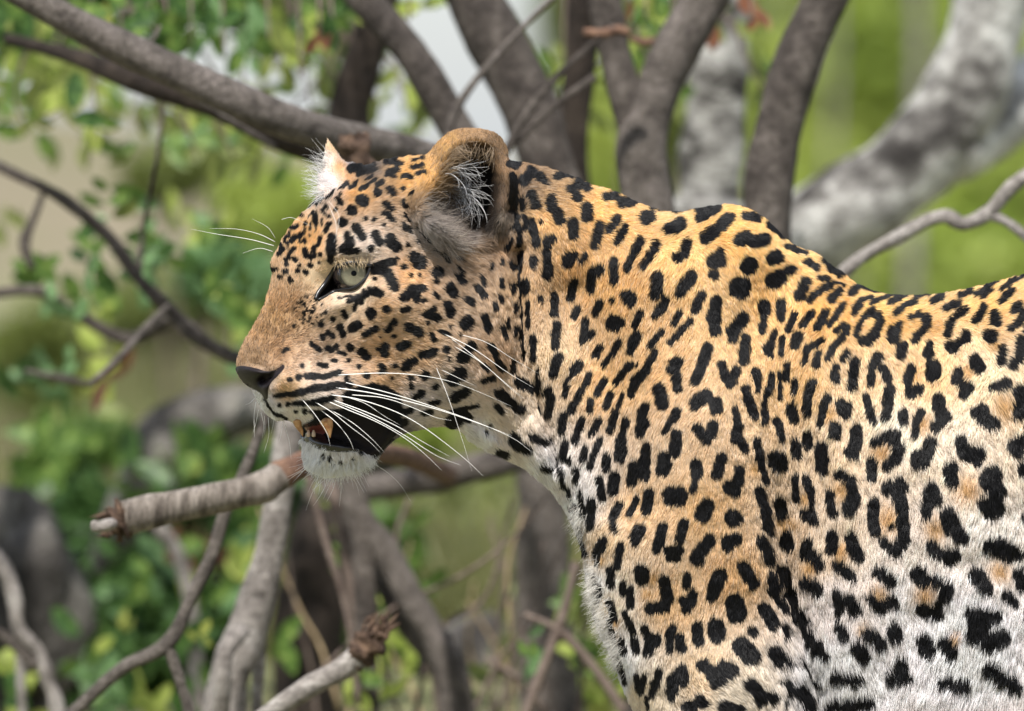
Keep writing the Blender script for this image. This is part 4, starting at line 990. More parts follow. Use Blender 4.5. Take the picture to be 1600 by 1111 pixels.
nosin = np.full(SH, -50.0); nosin[hm] = poly_sdf(NOSEP, GX[hm], GY[hm])

R = np.zeros(SH)
# head
R += 26 * g(640, 480, 110, 85) + 14 * g(600, 470, 55, 35)
R += -20 * g(528, 440, 42, 26, -25) + 15 * g(555, 388, 48, 16, -8) + 8 * g(545, 470, 45, 10, -25)
R += 34 * g(492, 618, 66, 42, 5) - 12 * g(560, 560, 40, 30) - 10 * g(470, 520, 30, 60)
R += 14 * g(440, 590, 26, 22)
R += 20 * g(720, 560, 75, 80) + 16 * g(520, 715, 55, 28)
R += -18 * np.exp(-(line_d([(560, 470), (530, 520), (520, 560)]) / 26) ** 2)
# crease behind the cheek, throat fold
R += -24 * np.exp(-(line_d([(806, 395), (812, 470), (818, 560), (845, 640), (872, 720)]) / 13) ** 2)
R += 16 * g(770, 480, 40, 110) - 18 * g(760, 660, 40, 22, 30)
# neck and shoulder
R += 34 * g(1130, 470, 95, 160, 8) - 26 * np.exp(-(line_d([(900, 470), (960, 620), (980, 780)]) / 45) ** 2)
R += 60 * g(1080, 800, 120, 230) + 25 * g(1150, 640, 60, 120)
R += -48 * np.exp(-(line_d([(1170, 560), (1200, 680), (1222, 800), (1238, 930), (1262, 1040), (1300, 1180)]) / 26) ** 2) * sstep(640, 980, GY)
R += 85 * sstep(930, 1230, GY) * np.exp(-((GX - 1120) / 100) ** 2)
R += -26 * np.exp(-(line_d([(1175, 520), (1230, 700), (1245, 900), (1290, 1100)]) / 75) ** 2)
R += 24 * g(1140, 370, 90, 40, 12) - 22 * g(1210, 470, 60, 60) + 14 * g(1045, 420, 60, 50)
R += 30 * g(1450, 780, 190, 240) - 16 * g(1440, 560, 60, 90, 30)
R += 18 * g(1290, 640, 40, 150, -8) + 16 * g(1560, 650, 60, 120)
R += -12 * g(1360, 700, 24, 150, -6)
R += 10 * g(1090, 1050, 90, 60)
R += 10 * (vnoise(GX / 90, GY / 110, 31) - 0.5) + 5 * (vnoise(GX / 34, GY / 40, 32) - 0.5)
# ear cup
R += 34 * np.exp(-(np.abs(earin + 2) / 13) ** 2) * sstep(400, 330, GY) * (hm) * sstep(-60, -20, earin)
R += -66 * sstep(0, 30, earin) - 30 * g(758, 330, 20, 40)
R += 22 * g(690, 352, 34, 24, 25) + 10 * g(752, 250, 30, 20)
# eye, mouth, nostril
R += -17 * sstep(-1, 8, eyein)
R += -26 * sstep(-2, 16, mouin)
R += 9 * sstep(-3, 5, nosin) - 30 * g(413, 593, 14, 8, -25) - 14 * np.exp(-(line_d([(424, 588), (441, 573)]) / 4) ** 2)
R += -7 * np.exp(-(line_d([(412, 622), (417, 636), (428, 646)]) / 4.5) ** 2)
R *= 1.35
R *= sstep(0, 26, phi)
H2 = H + np.maximum(R, -0.8 * H)
# the head turns towards the viewer, the far ear sits on the other side of the skull
YC = -0.30 * np.maximum(0, 820 - GX) - 20 * sstep(900, 600, GX)
YC = YC + 150 * sstep(568, 520, GX) * sstep(300, 262, GY)
FRONT = YC - H2
BACK = YC + H * 0.95

FW = np.array([0, CP, -SP]); UPV = np.array([0, SP, CP])


def unproj(px, py, t):
    d = D0 + t * K
    u = (px - 800) * K * d / D0
    v = (555.5 - py) * K * d / D0
    return np.stack([u, -D0 + d * CP + v * SP, CAM_H - d * SP + v * CP], -1)


ROOT = np.array(at(1180, 1352, D0)); ROOT[2] = 0.0
leopard = empty('leopard', Vector(ROOT))
tag(leopard, 'spotted leopard standing in profile, mouth slightly open, pale eye looking left', 'leopard')

use = inside.copy()
cell = use[:-1, :-1] | use[1:, :-1] | use[:-1, 1:] | use[1:, 1:]
vm = np.zeros(SH, bool)
vm[:-1, :-1] |= cell; vm[1:, :-1] |= cell; vm[:-1, 1:] |= cell; vm[1:, 1:] |= cell
VX = np.where(use, GX, NX); VY = np.where(use, GY, NY)
idx = -np.ones(SH, int)
idx[vm] = np.arange(vm.sum())
nf = int(vm.sum())
rimv = vm & ~use
FT = np.where(use, FRONT, YC); BT = np.where(use, BACK, YC)
cof = unproj(VX[vm], VY[vm], FT[vm])
idb = idx.copy()
bm_ = vm & use
idb[bm_] = nf + np.arange(bm_.sum())
cob = unproj(VX[bm_], VY[bm_], BT[bm_])
co = np.concatenate([cof, cob]) - ROOT
ci, cj = np.nonzero(cell)
qf = np.stack([idx[ci, cj], idx[ci + 1, cj], idx[ci + 1, cj + 1], idx[ci, cj + 1]], 1)
qb = np.stack([idb[ci, cj], idb[ci, cj + 1], idb[ci + 1, cj + 1], idb[ci + 1, cj]], 1)

# colour of the coat between the markings (what the animal's hair is, plus painted shade in the near ear's hollow, x y r g b)
CPT = np.array([
 (410,520,198,154,106),(432,492,212,166,112),(395,552,178,142,104),(450,480,200,156,110),(435,545,196,152,108),(480,370,222,172,108),(560,300,222,168,98),(640,270,228,174,98),(640,430,220,172,118),(600,540,218,174,124),
 (600,480,212,172,125),(650,550,214,174,128),(600,600,208,168,122),(650,640,222,206,192),(700,620,212,192,168),(780,560,200,162,124),(560,460,232,204,168),
 (500,430,234,200,155),(560,396,234,212,188),(575,388,234,212,188),(450,610,222,178,125),(470,640,232,218,200),(405,635,234,228,228),(430,648,234,224,218),(520,725,250,248,250),(495,725,250,248,250),(550,728,244,240,240),
 (575,722,225,218,215),(604,700,120,112,108),(622,676,120,110,104),(740,690,242,232,224),(800,655,226,204,176),(830,600,228,200,165),(850,350,230,182,118),(830,450,218,178,130),(950,330,236,184,110),
 (900,420,222,172,110),(960,450,230,180,115),(870,560,232,200,155),(940,600,234,188,128),(1000,560,230,186,130),(1060,400,240,196,128),(1150,360,240,188,110),
 (1250,400,240,192,122),(1130,480,230,188,130),(1200,460,238,188,118),(1300,480,234,178,100),(1400,480,240,190,112),(1550,460,240,190,118),(1250,600,230,186,125),
 (1350,610,238,204,158),(1450,590,240,200,145),(1550,590,240,212,172),(1500,700,240,218,190),(1400,680,240,220,192),(1300,700,236,206,168),(1420,850,240,222,202),(1420,940,238,226,214),
 (1300,850,234,210,180),(1550,850,240,224,206),(1300,950,232,216,202),(1300,1060,236,232,230),(1500,1000,240,232,228),(1250,850,220,190,155),(1000,800,230,190,140),
 (1100,800,224,182,128),(1150,900,224,180,126),(1050,950,224,184,134),(1100,1050,220,190,150),(950,850,230,198,155),(940,950,230,204,168),(922,1000,242,240,238),
 (918,930,240,236,232),(890,792,238,230,224),(880,770,236,222,205),(850,745,236,226,216),(965,1065,244,240,236),(1000,1080,228,204,168),(1150,1085,220,202,175),(515,280,240,226,214),
 (508,250,238,222,206),(530,262,222,170,108),(545,272,205,152,95),(551,250,180,178,182),(563,256,30,27,27),(572,258,26,22,22),(545,461,236,208,175),(572,449,236,208,175),(585,432,230,198,160),(748,300,34,26,20),(752,345,26,20,16),(768,300,40,30,22),(742,325,36,28,22),(770,345,34,27,22),(758,280,60,46,34),(520,228,225,190,145),(740,207,188,146,98),(700,228,205,155,88),(672,270,222,168,95),(792,260,180,140,98),
 (790,310,172,140,110),(740,250,120,92,64),(760,320,32,24,18),(765,355,28,20,16),(718,310,100,82,60),(700,350,140,125,112),(680,362,165,155,145),(785,345,170,148,122),
 (700,270,150,112,70),(740,372,140,122,108),(790,390,195,155,115),(740,400,190,155,118),(1700,600,240,200,150),(1700,900,240,230,222),(2100,700,235,190,130),(2100,1100,235,200,160)], float)
GOLD = np.array([(1400,508,16),(1440,512,14),(1390,815,24),(1316,768,15),(1258,780,10),(1222,822,10),(1314,862,14),(1268,890,14),(1462,828,18),(1512,766,20),(1374,930,14),(1446,930,18),
 (1562,895,16),(1440,665,14),(1378,708,16),(1512,585,12),(1362,600,9),(1295,650,12),(1280,520,12),(1425,590,12),(1570,640,18),(1492,1000,10),(1352,985,9),(960,975,7),(965,1000,6),
 (1020,905,9),(940,875,7),(1180,735,10),(1120,645,8),(1310,880,8),(1240,820,8),(1556,540,12),(1465,515,12),(1010,930,8),(1323,940,8)], float)
_lin = lambda c: np.where(c <= 10, c / 255 / 12.92, ((c / 255 + 0.055) / 1.055) ** 2.4)


def base_col(x, y):
    out = np.zeros((len(x), 3)); wt = np.zeros(len(x))
    for q in CPT:
        d2 = (x - q[0]) ** 2 + (y - q[1]) ** 2 + 60
        w = 1 / (d2 * np.sqrt(d2))
        out += w[:, None] * _lin(q[2:5]); wt += w
    out /= wt[:, None]
    
    gold = _lin(np.array([204., 154., 86.]))
    for q in GOLD:
        w = 0.85 * np.exp(-((x - q[0]) ** 2 + (y - q[1]) ** 2) / (q[2] ** 2 * 1.2))
        out = out * (1 - w)[:, None] + gold * w[:, None]
    out = np.minimum(out * np.array([1.0, 1.06, 1.18]), out.max(1)[:, None] * np.array([1.0, .965, .95])) * 1.0
    for ex, ey, ea, eb in ((758, 335, 27, 50), (764, 280, 17, 44), (742, 318, 16, 24), (736, 262, 18, 18)):  # hollow of the near ear: its shade painted into the coat as near black
        w = 0.95 * np.exp(-((x - ex) / ea) ** 2 - ((y - ey) / eb) ** 2)
        out = out * (1 - w)[:, None] + _lin(np.array([30., 23., 18.])) * w[:, None]
    return out


BLACK = np.array([0.0050, 0.0046, 0.0052])
MOUTHX = np.array([(466, 672), (520, 650), (545, 640), (505, 641), (478, 645), (490, 637), (535, 620), (560, 604), (600, 603), (625, 628), (622, 655), (612, 682), (600, 700), (590, 712), (572, 712), (550, 702), (500, 692), (474, 686)], float)
MOUTHX = np.array([(474, 688), (466, 672), (490, 652), (478, 644), (505, 638), (530, 622), (545, 606), (575, 600), (608, 604), (628, 626), (628, 656), (618, 682), (604, 698), (590, 714), (572, 714), (550, 704), (510, 697)], float)
MXP = catmull(MOUTHX, 3, True)


def pattern(x, y):
    """0..1: how dark the marking or painted crease shade is here"""
    s = spot_shade_sd(x, y)
    a = 1 - sstep(-0.8, 1.6, s)
    m = (x > 440) & (x < 650) & (y > 580) & (y < 740)
    if m.any():
        d = np.full(len(x), -9.0)
        d[m] = poly_sdf(MXP, x[m], y[m])
        d += 5 * (vnoise(x / 5, y / 5, 9) - .5)
        k = (y > 640) | (x > 535)
        a = np.maximum(a, sstep(-2, 2, d) * np.where(k, 1, 0.0))
    # freckles beneath the eye and on the forehead
    fr = np.exp(-((x - 484) / 30) ** 2 - ((y - 486) / 30) ** 2)
    n = vnoise(x / 3.2, y / 3.2, 44)
    a = np.maximum(a, 0.85 * sstep(0.52, 0.64, n) * sstep(0.2, 0.7, fr))
    fo = np.exp(-((x - 475) / 52) ** 2 - ((y - 350) / 50) ** 2) * sstep(28, 4, np.abs((y - 380) + 0.9 * (x - 440)) * 0.74 - 12)
    a = np.maximum(a, 0.85 * sstep(0.60, 0.70, vnoise(x / 4.5, y / 6.5, 45)) * sstep(0.2, 0.6, fo))
    # dark edge line of the back
    return a


allx = np.concatenate([VX[vm], VX[bm_]]); ally = np.concatenate([VY[vm], VY[bm_]])
bc = base_col(allx, ally) * 0.62
pa = pattern(allx, ally)[:, None]
bc = bc * (1 - pa) + BLACK * pa
ei = np.concatenate([eyein[vm], eyein[bm_]]); mi = np.concatenate([mouin[vm], mouin[bm_]]); ni = np.concatenate([nosin[vm], nosin[bm_]])
for q, c in ((ei, (0.006, 0.005, 0.005)), (mi, (0.010, 0.008, 0.009)), (ni, (0.02, 0.016, 0.017))):
    w = sstep(-2, 1.5, q)[:, None]
    bc = bc * (1 - w) + np.array(c) * w
mskin, nt, b = mat_new('leopard_skin', rough=0.75, spec=0.2)
ca = nt.nodes.new('ShaderNodeAttribute'); ca.attribute_name = 'coat'
nt.links.new(ca.outputs[0], b.inputs['Base Color'])
body = np_mesh('body', co, np.concatenate([qf, qb]), mskin, leopard)
at_ = body.data.color_attributes.new('coat', 'FLOAT_COLOR', 'POINT')
if len(body.data.vertices) == len(bc):
    at_.data.foreach_set('color', np.concatenate([bc, np.ones((len(bc), 1))], 1).astype(np.float32).ravel())

# ---- fur flow: direction in the side view (x right, y down), length, lift, per place
FLW = np.array([
 # x, y, dx, dy, length, lift(deg)
 (400,560,.25,-1,6,22),(420,500,.3,-1,7,22),(440,440,.25,-1,8,24),(450,390,.4,-.9,7,25),(480,350,.6,-.7,8,22),(540,300,.8,-.5,8,20),(620,270,1,-.2,9,20),
 (500,440,.3,-.9,5,15),(500,500,.9,-.4,7,18),(470,560,1,-.1,6,15),(460,600,1,.1,6,15),(440,640,.7,.7,7,25),(400,630,-.3,.9,5,26),(560,560,1,.05,9,18),(600,500,1,.05,10,18),
 (600,440,1,.0,9,18),(560,395,1,-.25,9,28),(620,380,1,.2,9,20),(560,455,1,-.3,6,15),(650,450,1,.35,10,18),(700,520,.9,.35,12,20),(650,600,1,.3,12,20),(720,610,.85,.55,14,24),(780,560,.6,.8,13,22),
 (780,480,.35,.9,12,20),(700,420,.7,.6,12,22),(790,420,.1,1,11,20),(760,660,.6,.8,20,30),(710,660,.7,.7,16,28),(830,700,.4,.9,20,28),(600,690,.7,.7,9,25),(560,720,.4,.9,13,30),(520,725,0,1,13,34),(485,715,-.4,.9,12,34),
 (850,300,1,.35,12,20),(830,380,.3,1,12,20),(830,480,0,1,12,20),(850,600,0,1,14,22),(950,340,.9,.45,13,20),(1040,360,.8,.3,13,24),(1000,420,-.3,.9,13,22),(930,480,-.2,1,12,20),(1060,440,-.1,1,13,26),
 (900,600,-.25,.95,13,20),(1000,600,-.5,.85,12,18),(950,750,-.15,1,13,20),(1130,340,.8,.35,11,22),(1200,380,.8,.5,10,20),(1130,450,.2,1,11,20),(1200,480,.25,.9,12,20),(1120,600,-.25,.95,12,18),(1050,700,-.2,.95,12,18),
 (1080,850,-.15,1,12,18),(1150,750,.05,1,12,18),(1000,950,-.1,1,13,20),(1100,1000,-.1,1,13,20),(1180,950,.15,1,12,18),(1000,1080,.1,1,14,24),(1100,1090,.8,.4,14,24),
 (895,800,-.2,1,20,30),(920,900,-.45,.85,18,34),(935,970,-.6,.75,20,36),(960,1050,-.6,.75,19,36),(880,770,-.1,1,20,30),(950,930,-.1,1,14,22),
 (1300,430,.8,.55,10,20),(1270,520,-.3,.9,11,20),(1350,480,.7,.5,9,22),(1450,480,.8,.35,10,22),(1560,460,.9,.1,10,24),(1400,560,.1,1,13,20),(1300,650,.0,1,14,20),(1400,700,.0,1,16,20),
 (1500,600,.1,1,15,22),(1500,700,.15,1,17,22),(1300,850,.05,1,18,20),(1450,850,.0,1,19,22),(1250,900,.2,1,22,24),(1260,1000,.3,1,28,24),(1330,960,.15,1,24,24),(1330,1060,.2,1,30,26),(1500,950,0,1,22,24),
 (1500,1060,0,1,26,26),(1590,900,0,1,20,22),(1700,700,.3,1,18,20),(2000,800,.5,.9,18,20),(2200,800,.3,1,18,20),
 (512,280,-.9,.25,15,38),(505,250,-.8,.1,9,38),(530,262,.2,-1,6,15),(518,230,-.1,-1,6,20),(740,207,-.1,-1,7,26),(700,228,-.4,-.9,8,24),(675,270,-.3,-.9,8,22),(792,260,.1,-1,8,24),(790,310,-.3,-.9,9,24),
 (740,250,.2,-.8,12,30),(700,290,.8,-.6,16,34),(760,320,.2,-.9,7,15),(690,340,1,.15,26,30),(680,365,1,.2,26,28),(720,360,.9,-.1,22,30),(745,385,.8,.4,15,25),(785,350,-.3,.9,12,25)], float)


def field(x, y):
    out = np.zeros((len(x), 4)); wt = np.zeros(len(x))
    for q in FLW:
        d2 = (x - q[0]) ** 2 + (y - q[1]) ** 2 + 80
        w = 1 / (d2 * np.sqrt(d2))
        n = math.hypot(q[2], q[3])
        out += w[:, None] * np.array([q[2] / n, q[3] / n, q[4], q[5]]); wt += w
    return out / wt[:, None]


def surf_tris(quads):
    return np.concatenate([quads[:, [0, 1, 2]], quads[:, [0, 2, 3]]])


def vert_normals(co, tri):
    n = np.cross(co[tri[:, 1]] - co[tri[:, 0]], co[tri[:, 2]] - co[tri[:, 0]])
    vn = np.zeros_like(co)
    for k in range(3):
        np.add.at(vn, tri[:, k], n)
    return vn / (np.linalg.norm(vn, axis=1)[:, None] + 1e-12)


tf, tb = surf_tris(qf), surf_tris(qb)
VN = vert_normals(co, np.concatenate([tf, tb]))


def hair_obj(name, P, rad, col, mat, parent, kind='stuff'):
    """P (n,k,3) strand points, rad (n,k), col (n,3)"""
    n, k = P.shape[:2]
    hc = bpy.data.hair_curves.new(name)
    hc.add_curves([k] * n)
    hc.attributes['position'].data.foreach_set('vector', np.ascontiguousarray(P, np.float32).ravel())
    ra = hc.attributes.get('radius') or hc.attributes.new('radius', 'FLOAT', 'POINT')
    ra.data.foreach_set('value', np.ascontiguousarray(rad, np.float32).ravel())
    ca = hc.attributes.new('strand', 'FLOAT_COLOR', 'CURVE')
    ca.data.foreach_set('color', np.concatenate([col, np.ones((n, 1))], 1).astype(np.float32).ravel())
    hc.materials.append(mat)
    o = bpy.data.objects.new(name, hc)
    COL.objects.link(o)
    o.parent = parent
    if kind: o['kind'] = kind
    return o


def hair_mat(name, rough=0.45, spec=0.35):
    m, nt, b = mat_new(name, rough=rough, spec=spec)
    ca = nt.nodes.new('ShaderNodeAttribute'); ca.attribute_name = 'strand'
    nt.links.new(ca.outputs[0], b.inputs['Base Color'])
    tr = nt.nodes.new('ShaderNodeBsdfTranslucent')
    nt.links.new(ca.outputs[0], tr.inputs[0])
    mx = nt.nodes.new('ShaderNodeMixShader')
    mx.inputs[0].default_value = 0.25
    nt.links.new(b.outputs[0], mx.inputs[1]); nt.links.new(tr.outputs[0], mx.inputs[2])
    nt.links.new(mx.outputs[0], nt.nodes['Material Output'].inputs['Surface'])
    return m


mhair = hair_mat('fur')


def grow(tri, n, dens_fn):
    A = 0.5 * np.linalg.norm(np.cross(co[tri[:, 1]] - co[tri[:, 0]], co[tri[:, 2]] - co[tri[:, 0]]), axis=1)
    cx = allx[tri].mean(1); cy = ally[tri].mean(1)
    w = A * dens_fn(cx, cy)
    p = np.cumsum(w); p /= p[-1]
    ti = np.minimum(np.searchsorted(p, rng.random(n)), len(tri) - 1)
    r1 = np.sqrt(rng.random(n)); r2 = rng.random(n)
    bw = np.stack([1 - r1, r1 * (1 - r2), r1 * r2], 1)
    T = tri[ti]
    P = (co[T] * bw[:, :, None]).sum(1)
    N = (VN[T] * bw[:, :, None]).sum(1)
    N /= np.linalg.norm(N, axis=1)[:, None] + 1e-12
    X = (allx[T] * bw).sum(1); Y = (ally[T] * bw).sum(1)
    return P, N, X, Y


def make_fur(tri, n, dens_fn, name, width=0.55, front=True):
    P, N, X, Y = grow(tri, n, dens_fn)
    keep = np.ones(n, bool)
    hm = X < 900
    dd = np.full(n, -50.0)
    for poly, mar in ((EYEP, -0.8), (NOSEP, 0.3), (MOUTHP, 4.0)):
        dd[:] = -50
        dd[hm] = poly_sdf(poly[::2], X[hm], Y[hm])
        keep &= dd < mar
    P, N, X, Y = P[keep], N[keep], X[keep], Y[keep]
    n = len(X)
    Fd = field(X, Y)
    # clumps: hairs of a tuft lean the same way
    cl1 = vnoise(X / 9, Y / 9, 71) - .5; cl2 = vnoise(X / 4.5, Y / 7, 72) - .5; cl3 = vnoise(X / 28, Y / 28, 73) - .5
    ang = np.arctan2(Fd[:, 1], Fd[:, 0]) + 0.55 * cl1 + 0.5 * cl2 + 0.5 * cl3 + rng.normal(0, .13, n)
    mxv = np.abs(Fd[:, :2]).max(1)
    L = Fd[:, 2] * np.where((X > 470) & (X < 600) & (Y > 705), 1.25, 1.0) * (0.85 + 0.45 * (rng.random(n) - .3) + 0.35 * cl2) * np.where((X > 860) & (X < 1210), 0.88, 1.02)
    lift = np.radians(Fd[:, 3] * (0.85 + 0.5 * rng.random(n)) + 10 * cl1 * 2)
    fl = np.cos(ang)[:, None] * np.array([1., 0, 0]) + (-np.sin(ang))[:, None] * UPV
    fl -= N * (fl * N).sum(1)[:, None]
    ln = np.linalg.norm(fl, axis=1)
    # where the flow would run straight out of the surface let the hair fall
    fl /= ln[:, None] + 1e-9
    k = 5 if Fd[:, 2].max() > 0 else 4
    pts = [P - N * 0.6 * K]
    t_prev = 0
    LL = (L * K)[:, None] * np.clip(ln, 0.45, 1)[:, None]
    for j in range(1, k):
        a = lift * (1.15 - 1.0 * (j - 1) / (k - 1)) - 0.10 * j / k
        stp = LL / (k - 1)
        pts.append(pts[-1] + (fl * np.cos(a)[:, None] + N * np.sin(a)[:, None]) * stp)
    Q = np.stack(pts, 1)
    # the coat's colour where the visible part of the hair lies
    mx = X + np.cos(ang) * L * 0.62 * ln; my = Y + np.sin(ang) * L * 0.62 * ln
    pa = pattern(mx, my)
    jit = rng.random(n)
    pa = np.clip((pa - 0.5) * 2.0 + 0.5 + 0.25 * (jit - .5), 0, 1)
    c = base_col(mx, my)
    tone = 1 + 0.34 * (rng.random(n) - .5) + 0.30 * cl2 + 0.18 * cl3
    # ticked face: some hairs dark tipped, some pale
    face = np.exp(-((X - 430) / 60) ** 2 - ((Y - 520) / 75) ** 2)
    tone *= np.where(rng.random(n) < 0.40 * face, 0.28, 1)
    tone *= 1 + 0.55 * face * (vnoise(X / 2.3, Y / 4.2, 14) - .5) + 0.10 * (vnoise(X / 3.0, Y / 5.0, 15) - .5)
    earm = np.exp(-((X - 735) / 75) ** 2 - ((Y - 235) / 60) ** 2)
    tone *= np.where(rng.random(n) < 0.45 * earm, 0.35, 1) * (1 - 0.25 * earm * vnoise(X / 7, Y / 5, 12))
    tone *= np.where(rng.random(n) < 0.05, 0.55, 1)
    c = np.clip(c * tone[:, None], 0, 0.93)
    pale = (rng.random(n) < 0.16)[:, None]
    c = np.where(pale, c * 0.75 + 0.25 * (c.max(1)[:, None] * 0.7 + c.mean(1)[:, None] * 0.5), c)
    blk = BLACK * (0.7 + 0.9 * rng.random(n))[:, None]
    c = c * (1 - pa[:, None]) + blk * pa[:, None]
    wd = width * (0.75 + 0.5 * rng.random(n)) * np.clip(L / 12, 0.75, 1.15)
    prof = np.array([1.0, 1.0, 0.85, 0.6, 0.12])[:k]
    rad = wd[:, None] * K * 0.5 * prof[None, :]
    return hair_obj(name, Q, rad, c, mhair, leopard)


def dens_vis(x, y):
    d = np.where((x > 1640) | (y > 1150), 0.10, 1.0)
    return d * np.where(x < 840, 2.1, 1.0)


NH = 620000
coat = make_fur(tf, NH, dens_vis, 'coat', 0.62)


def dens_back(x, y):
    return np.where((x > 1640) | (y > 1150), 0.15, 1.0)


coat2 = make_fur(tb, 90000, dens_back, 'coat', 0.8)


def front_t(x, y):
    """depth of the near surface at a place (bilinear)"""
    fx = np.clip((np.asarray(x, float) - gx[0]) / ST, 0, SH[1] - 1.01); fy = np.clip((np.asarray(y, float) - gy[0]) / ST, 0, SH[0] - 1.01)
    x0 = fx.astype(int); y0 = fy.astype(int); fx = fx - x0; fy = fy - y0
    f = lambda a, b: FT[b, a]
    return (f(x0, y0) * (1 - fx) + f(x0 + 1, y0) * fx) * (1 - fy) + (f(x0, y0 + 1) * (1 - fx) + f(x0 + 1, y0 + 1) * fx) * fy


def patch(name, poly, bulge, off, mat, step=1.2, thick=6.0, wob=0.0):
    """a pad of skin that follows the body's near surface inside an outline, with thickness"""
    P = catmull(np.array(poly, float), 5, True)
    x = np.arange(P[:, 0].min() - step, P[:, 0].max() + 2 * step, step); y = np.arange(P[:, 1].min() - step, P[:, 1].max() + 2 * step, step)
    X, Y = np.meshgrid(x, y)
    s, nx, ny = [q.reshape(X.shape) for q in poly_sdf(P, X, Y, True)]
    ins = s > 0.2
    cell = ins[:-1, :-1] | ins[1:, :-1] | ins[:-1, 1:] | ins[1:, 1:]
    vm = np.zeros(X.shape, bool)
    vm[:-1, :-1] |= cell; vm[1:, :-1] |= cell; vm[:-1, 1:] |= cell; vm[1:, 1:] |= cell
    X = np.where(ins, X, nx); Y = np.where(ins, Y, ny); s = np.where(ins, s, 0)
    W = P[:, 1].ptp() if hasattr(P, 'ptp') else np.ptp(P[:, 1])
    t = front_t(X, Y) - off - bulge * np.sqrt(np.clip(s / 7.0, 0, 1)) + wob * (vnoise(X / 2.5, Y / 2.5, 3) - .5)
    idx = -np.ones(X.shape, int); idx[vm] = np.arange(vm.sum()); n0 = int(vm.sum())
    c = unproj(X[vm], Y[vm], t[vm]); cb = unproj(X[vm], Y[vm], t[vm] + off + bulge * (s[vm] > 0) + thick)
    i, j = np.nonzero(cell)
    q = np.stack([idx[i, j], idx[i + 1, j], idx[i + 1, j + 1], idx[i, j + 1]], 1)
    return np_mesh(name, np.concatenate([c, cb]) - ROOT, np.concatenate([q, q[:, ::-1] + n0]), mat, leopard)


# nose leather
mnose, nt, b = mat_new('nose_leather', (0.022, 0.017, 0.018, 1), 0.5, 0.16)
nz = noise_tex(nt, 900, 3); bump(nt, b, nz.outputs[0], 0.5, 0.0006)
r2 = ramp(nt, noise_tex(nt, 60, 3).outputs[0], [(0.35, (0.008, 0.006, 0.007, 1)), (0.7, (0.030, 0.024, 0.026, 1))])
nt.links.new(r2.outputs[0], b.inputs['Base Color'])
patch('nose', NOSE, 2.5, 0.5, mnose)
# lips and mouth
mlip, nt, b = mat_new('lip', (0.009, 0.008, 0.009, 1), 0.22, 0.6)
nz = noise_tex(nt, 500, 3); bump(nt, b, nz.outputs[0], 0.4, 0.0006)
LOWLIP = [(469, 685), (474, 678), (484, 675), (497, 677), (515, 682), (535, 688), (554, 695), (566, 705), (545, 707), (520, 706), (495, 702), (477, 695)]
patch('lip', LOWLIP, 8, 4, mlip)
mgum, nt, b = mat_new('gum', lin(120, 66, 62), 0.35, 0.5)
patch('gum', [(474, 663), (484, 661), (500, 660), (512, 662), (510, 674), (500, 681), (486, 677), (478, 672)], 2, 3, mgum)
mtooth, nt, b = mat_new('tooth', lin(196, 126, 60), 0.3, 0.5)
rr = ramp(nt, noise_tex(nt, 160, 3).outputs[0], [(0.35, lin(138, 90, 54)), (0.7, lin(200, 158, 110))])
nt.links.new(rr.outputs[0], b.inputs['Base Color'])


def tooth(pts, r0, push):
    P = []
    m = len(pts)
    for i, (x, y) in enumerate(pts):
        w = unproj(np.array(float(x)), np.array(float(y)), np.array(float(front_t(pts[0][0] + 4, pts[0][1]) - push)))
        P.append((*(w - ROOT), r0 * K * (1 - 0.93 * (i / (m - 1)) ** 1.3)))
    V, F = tube(P, 12, 5, 0.02)
    return mesh_obj('tooth', V, F, mtooth, leopard)


tooth([(464, 657), (466, 665), (471, 674), (473, 682)], 7.0, 2)
tooth([(509, 656), (512, 665), (514, 675), (516, 684)], 11.0, 7)
mt2, nt, b = mat_new('incisor', lin(190, 165, 140), 0.3, 0.5)
for x in (482, 490):
    P = [(*(unproj(np.array(float(x)), np.array(float(y)), np.array(float(front_t(x, 668) - 8))) - ROOT), r * K) for y, r in ((682, 3.2), (677, 3.0), (672, 1.2))]
    V, F = tube(P, 8, 3, 0.02); mesh_obj('incisor', V, F, mt2, leopard)

# eye: ball, iris with pupil, clear cornea, dark lids
EC = np.array([551.0, 429.0]); ER = 31.0
surf = float(np.median(front_t(np.array([575, 545, 530, 560]), np.array([405, 402, 462, 458]))))
et = surf + ER - 7
ec = unproj(EC[0], EC[1], et) - ROOT
gaze = np.array([-0.02, -1.0, 0.02]); gaze /= np.linalg.norm(gaze)
tocam = -FW
gz = tocam * 1.0 + np.array([1, 0, 0]) * (3.5 / ER) + UPV * (2.5 / ER); gz /= np.linalg.norm(gz)
ax1 = np.cross(gz, UPV); ax1 /= np.linalg.norm(ax1); ax2 = np.cross(gz, ax1)


def dome(name, R_, a0, a1, rings, seg, mat, push=0.0, flat=None):
    V, F = [], []
    for i in range(rings + 1):
        a = a0 + (a1 - a0) * i / rings
        for s in range(seg):
            th = 2 * math.pi * s / seg
            rr_ = R_ * K
            p = ec + (gz * math.cos(a) + (ax1 * math.cos(th) + ax2 * math.sin(th)) * math.sin(a)) * rr_ + gz * push * K
            if flat: p = p - gz * (p - ec).dot(gz) + gz * flat(a) * K
            V.append(p)
    for i in range(rings):
        for s in range(seg):
            F.append((i * seg + s, i * seg + (s + 1) % seg, (i + 1) * seg + (s + 1) % seg, (i + 1) * seg + s))
    if a0 < 1e-6:
        pass
    return mesh_obj(name, V, F, mat, leopard)


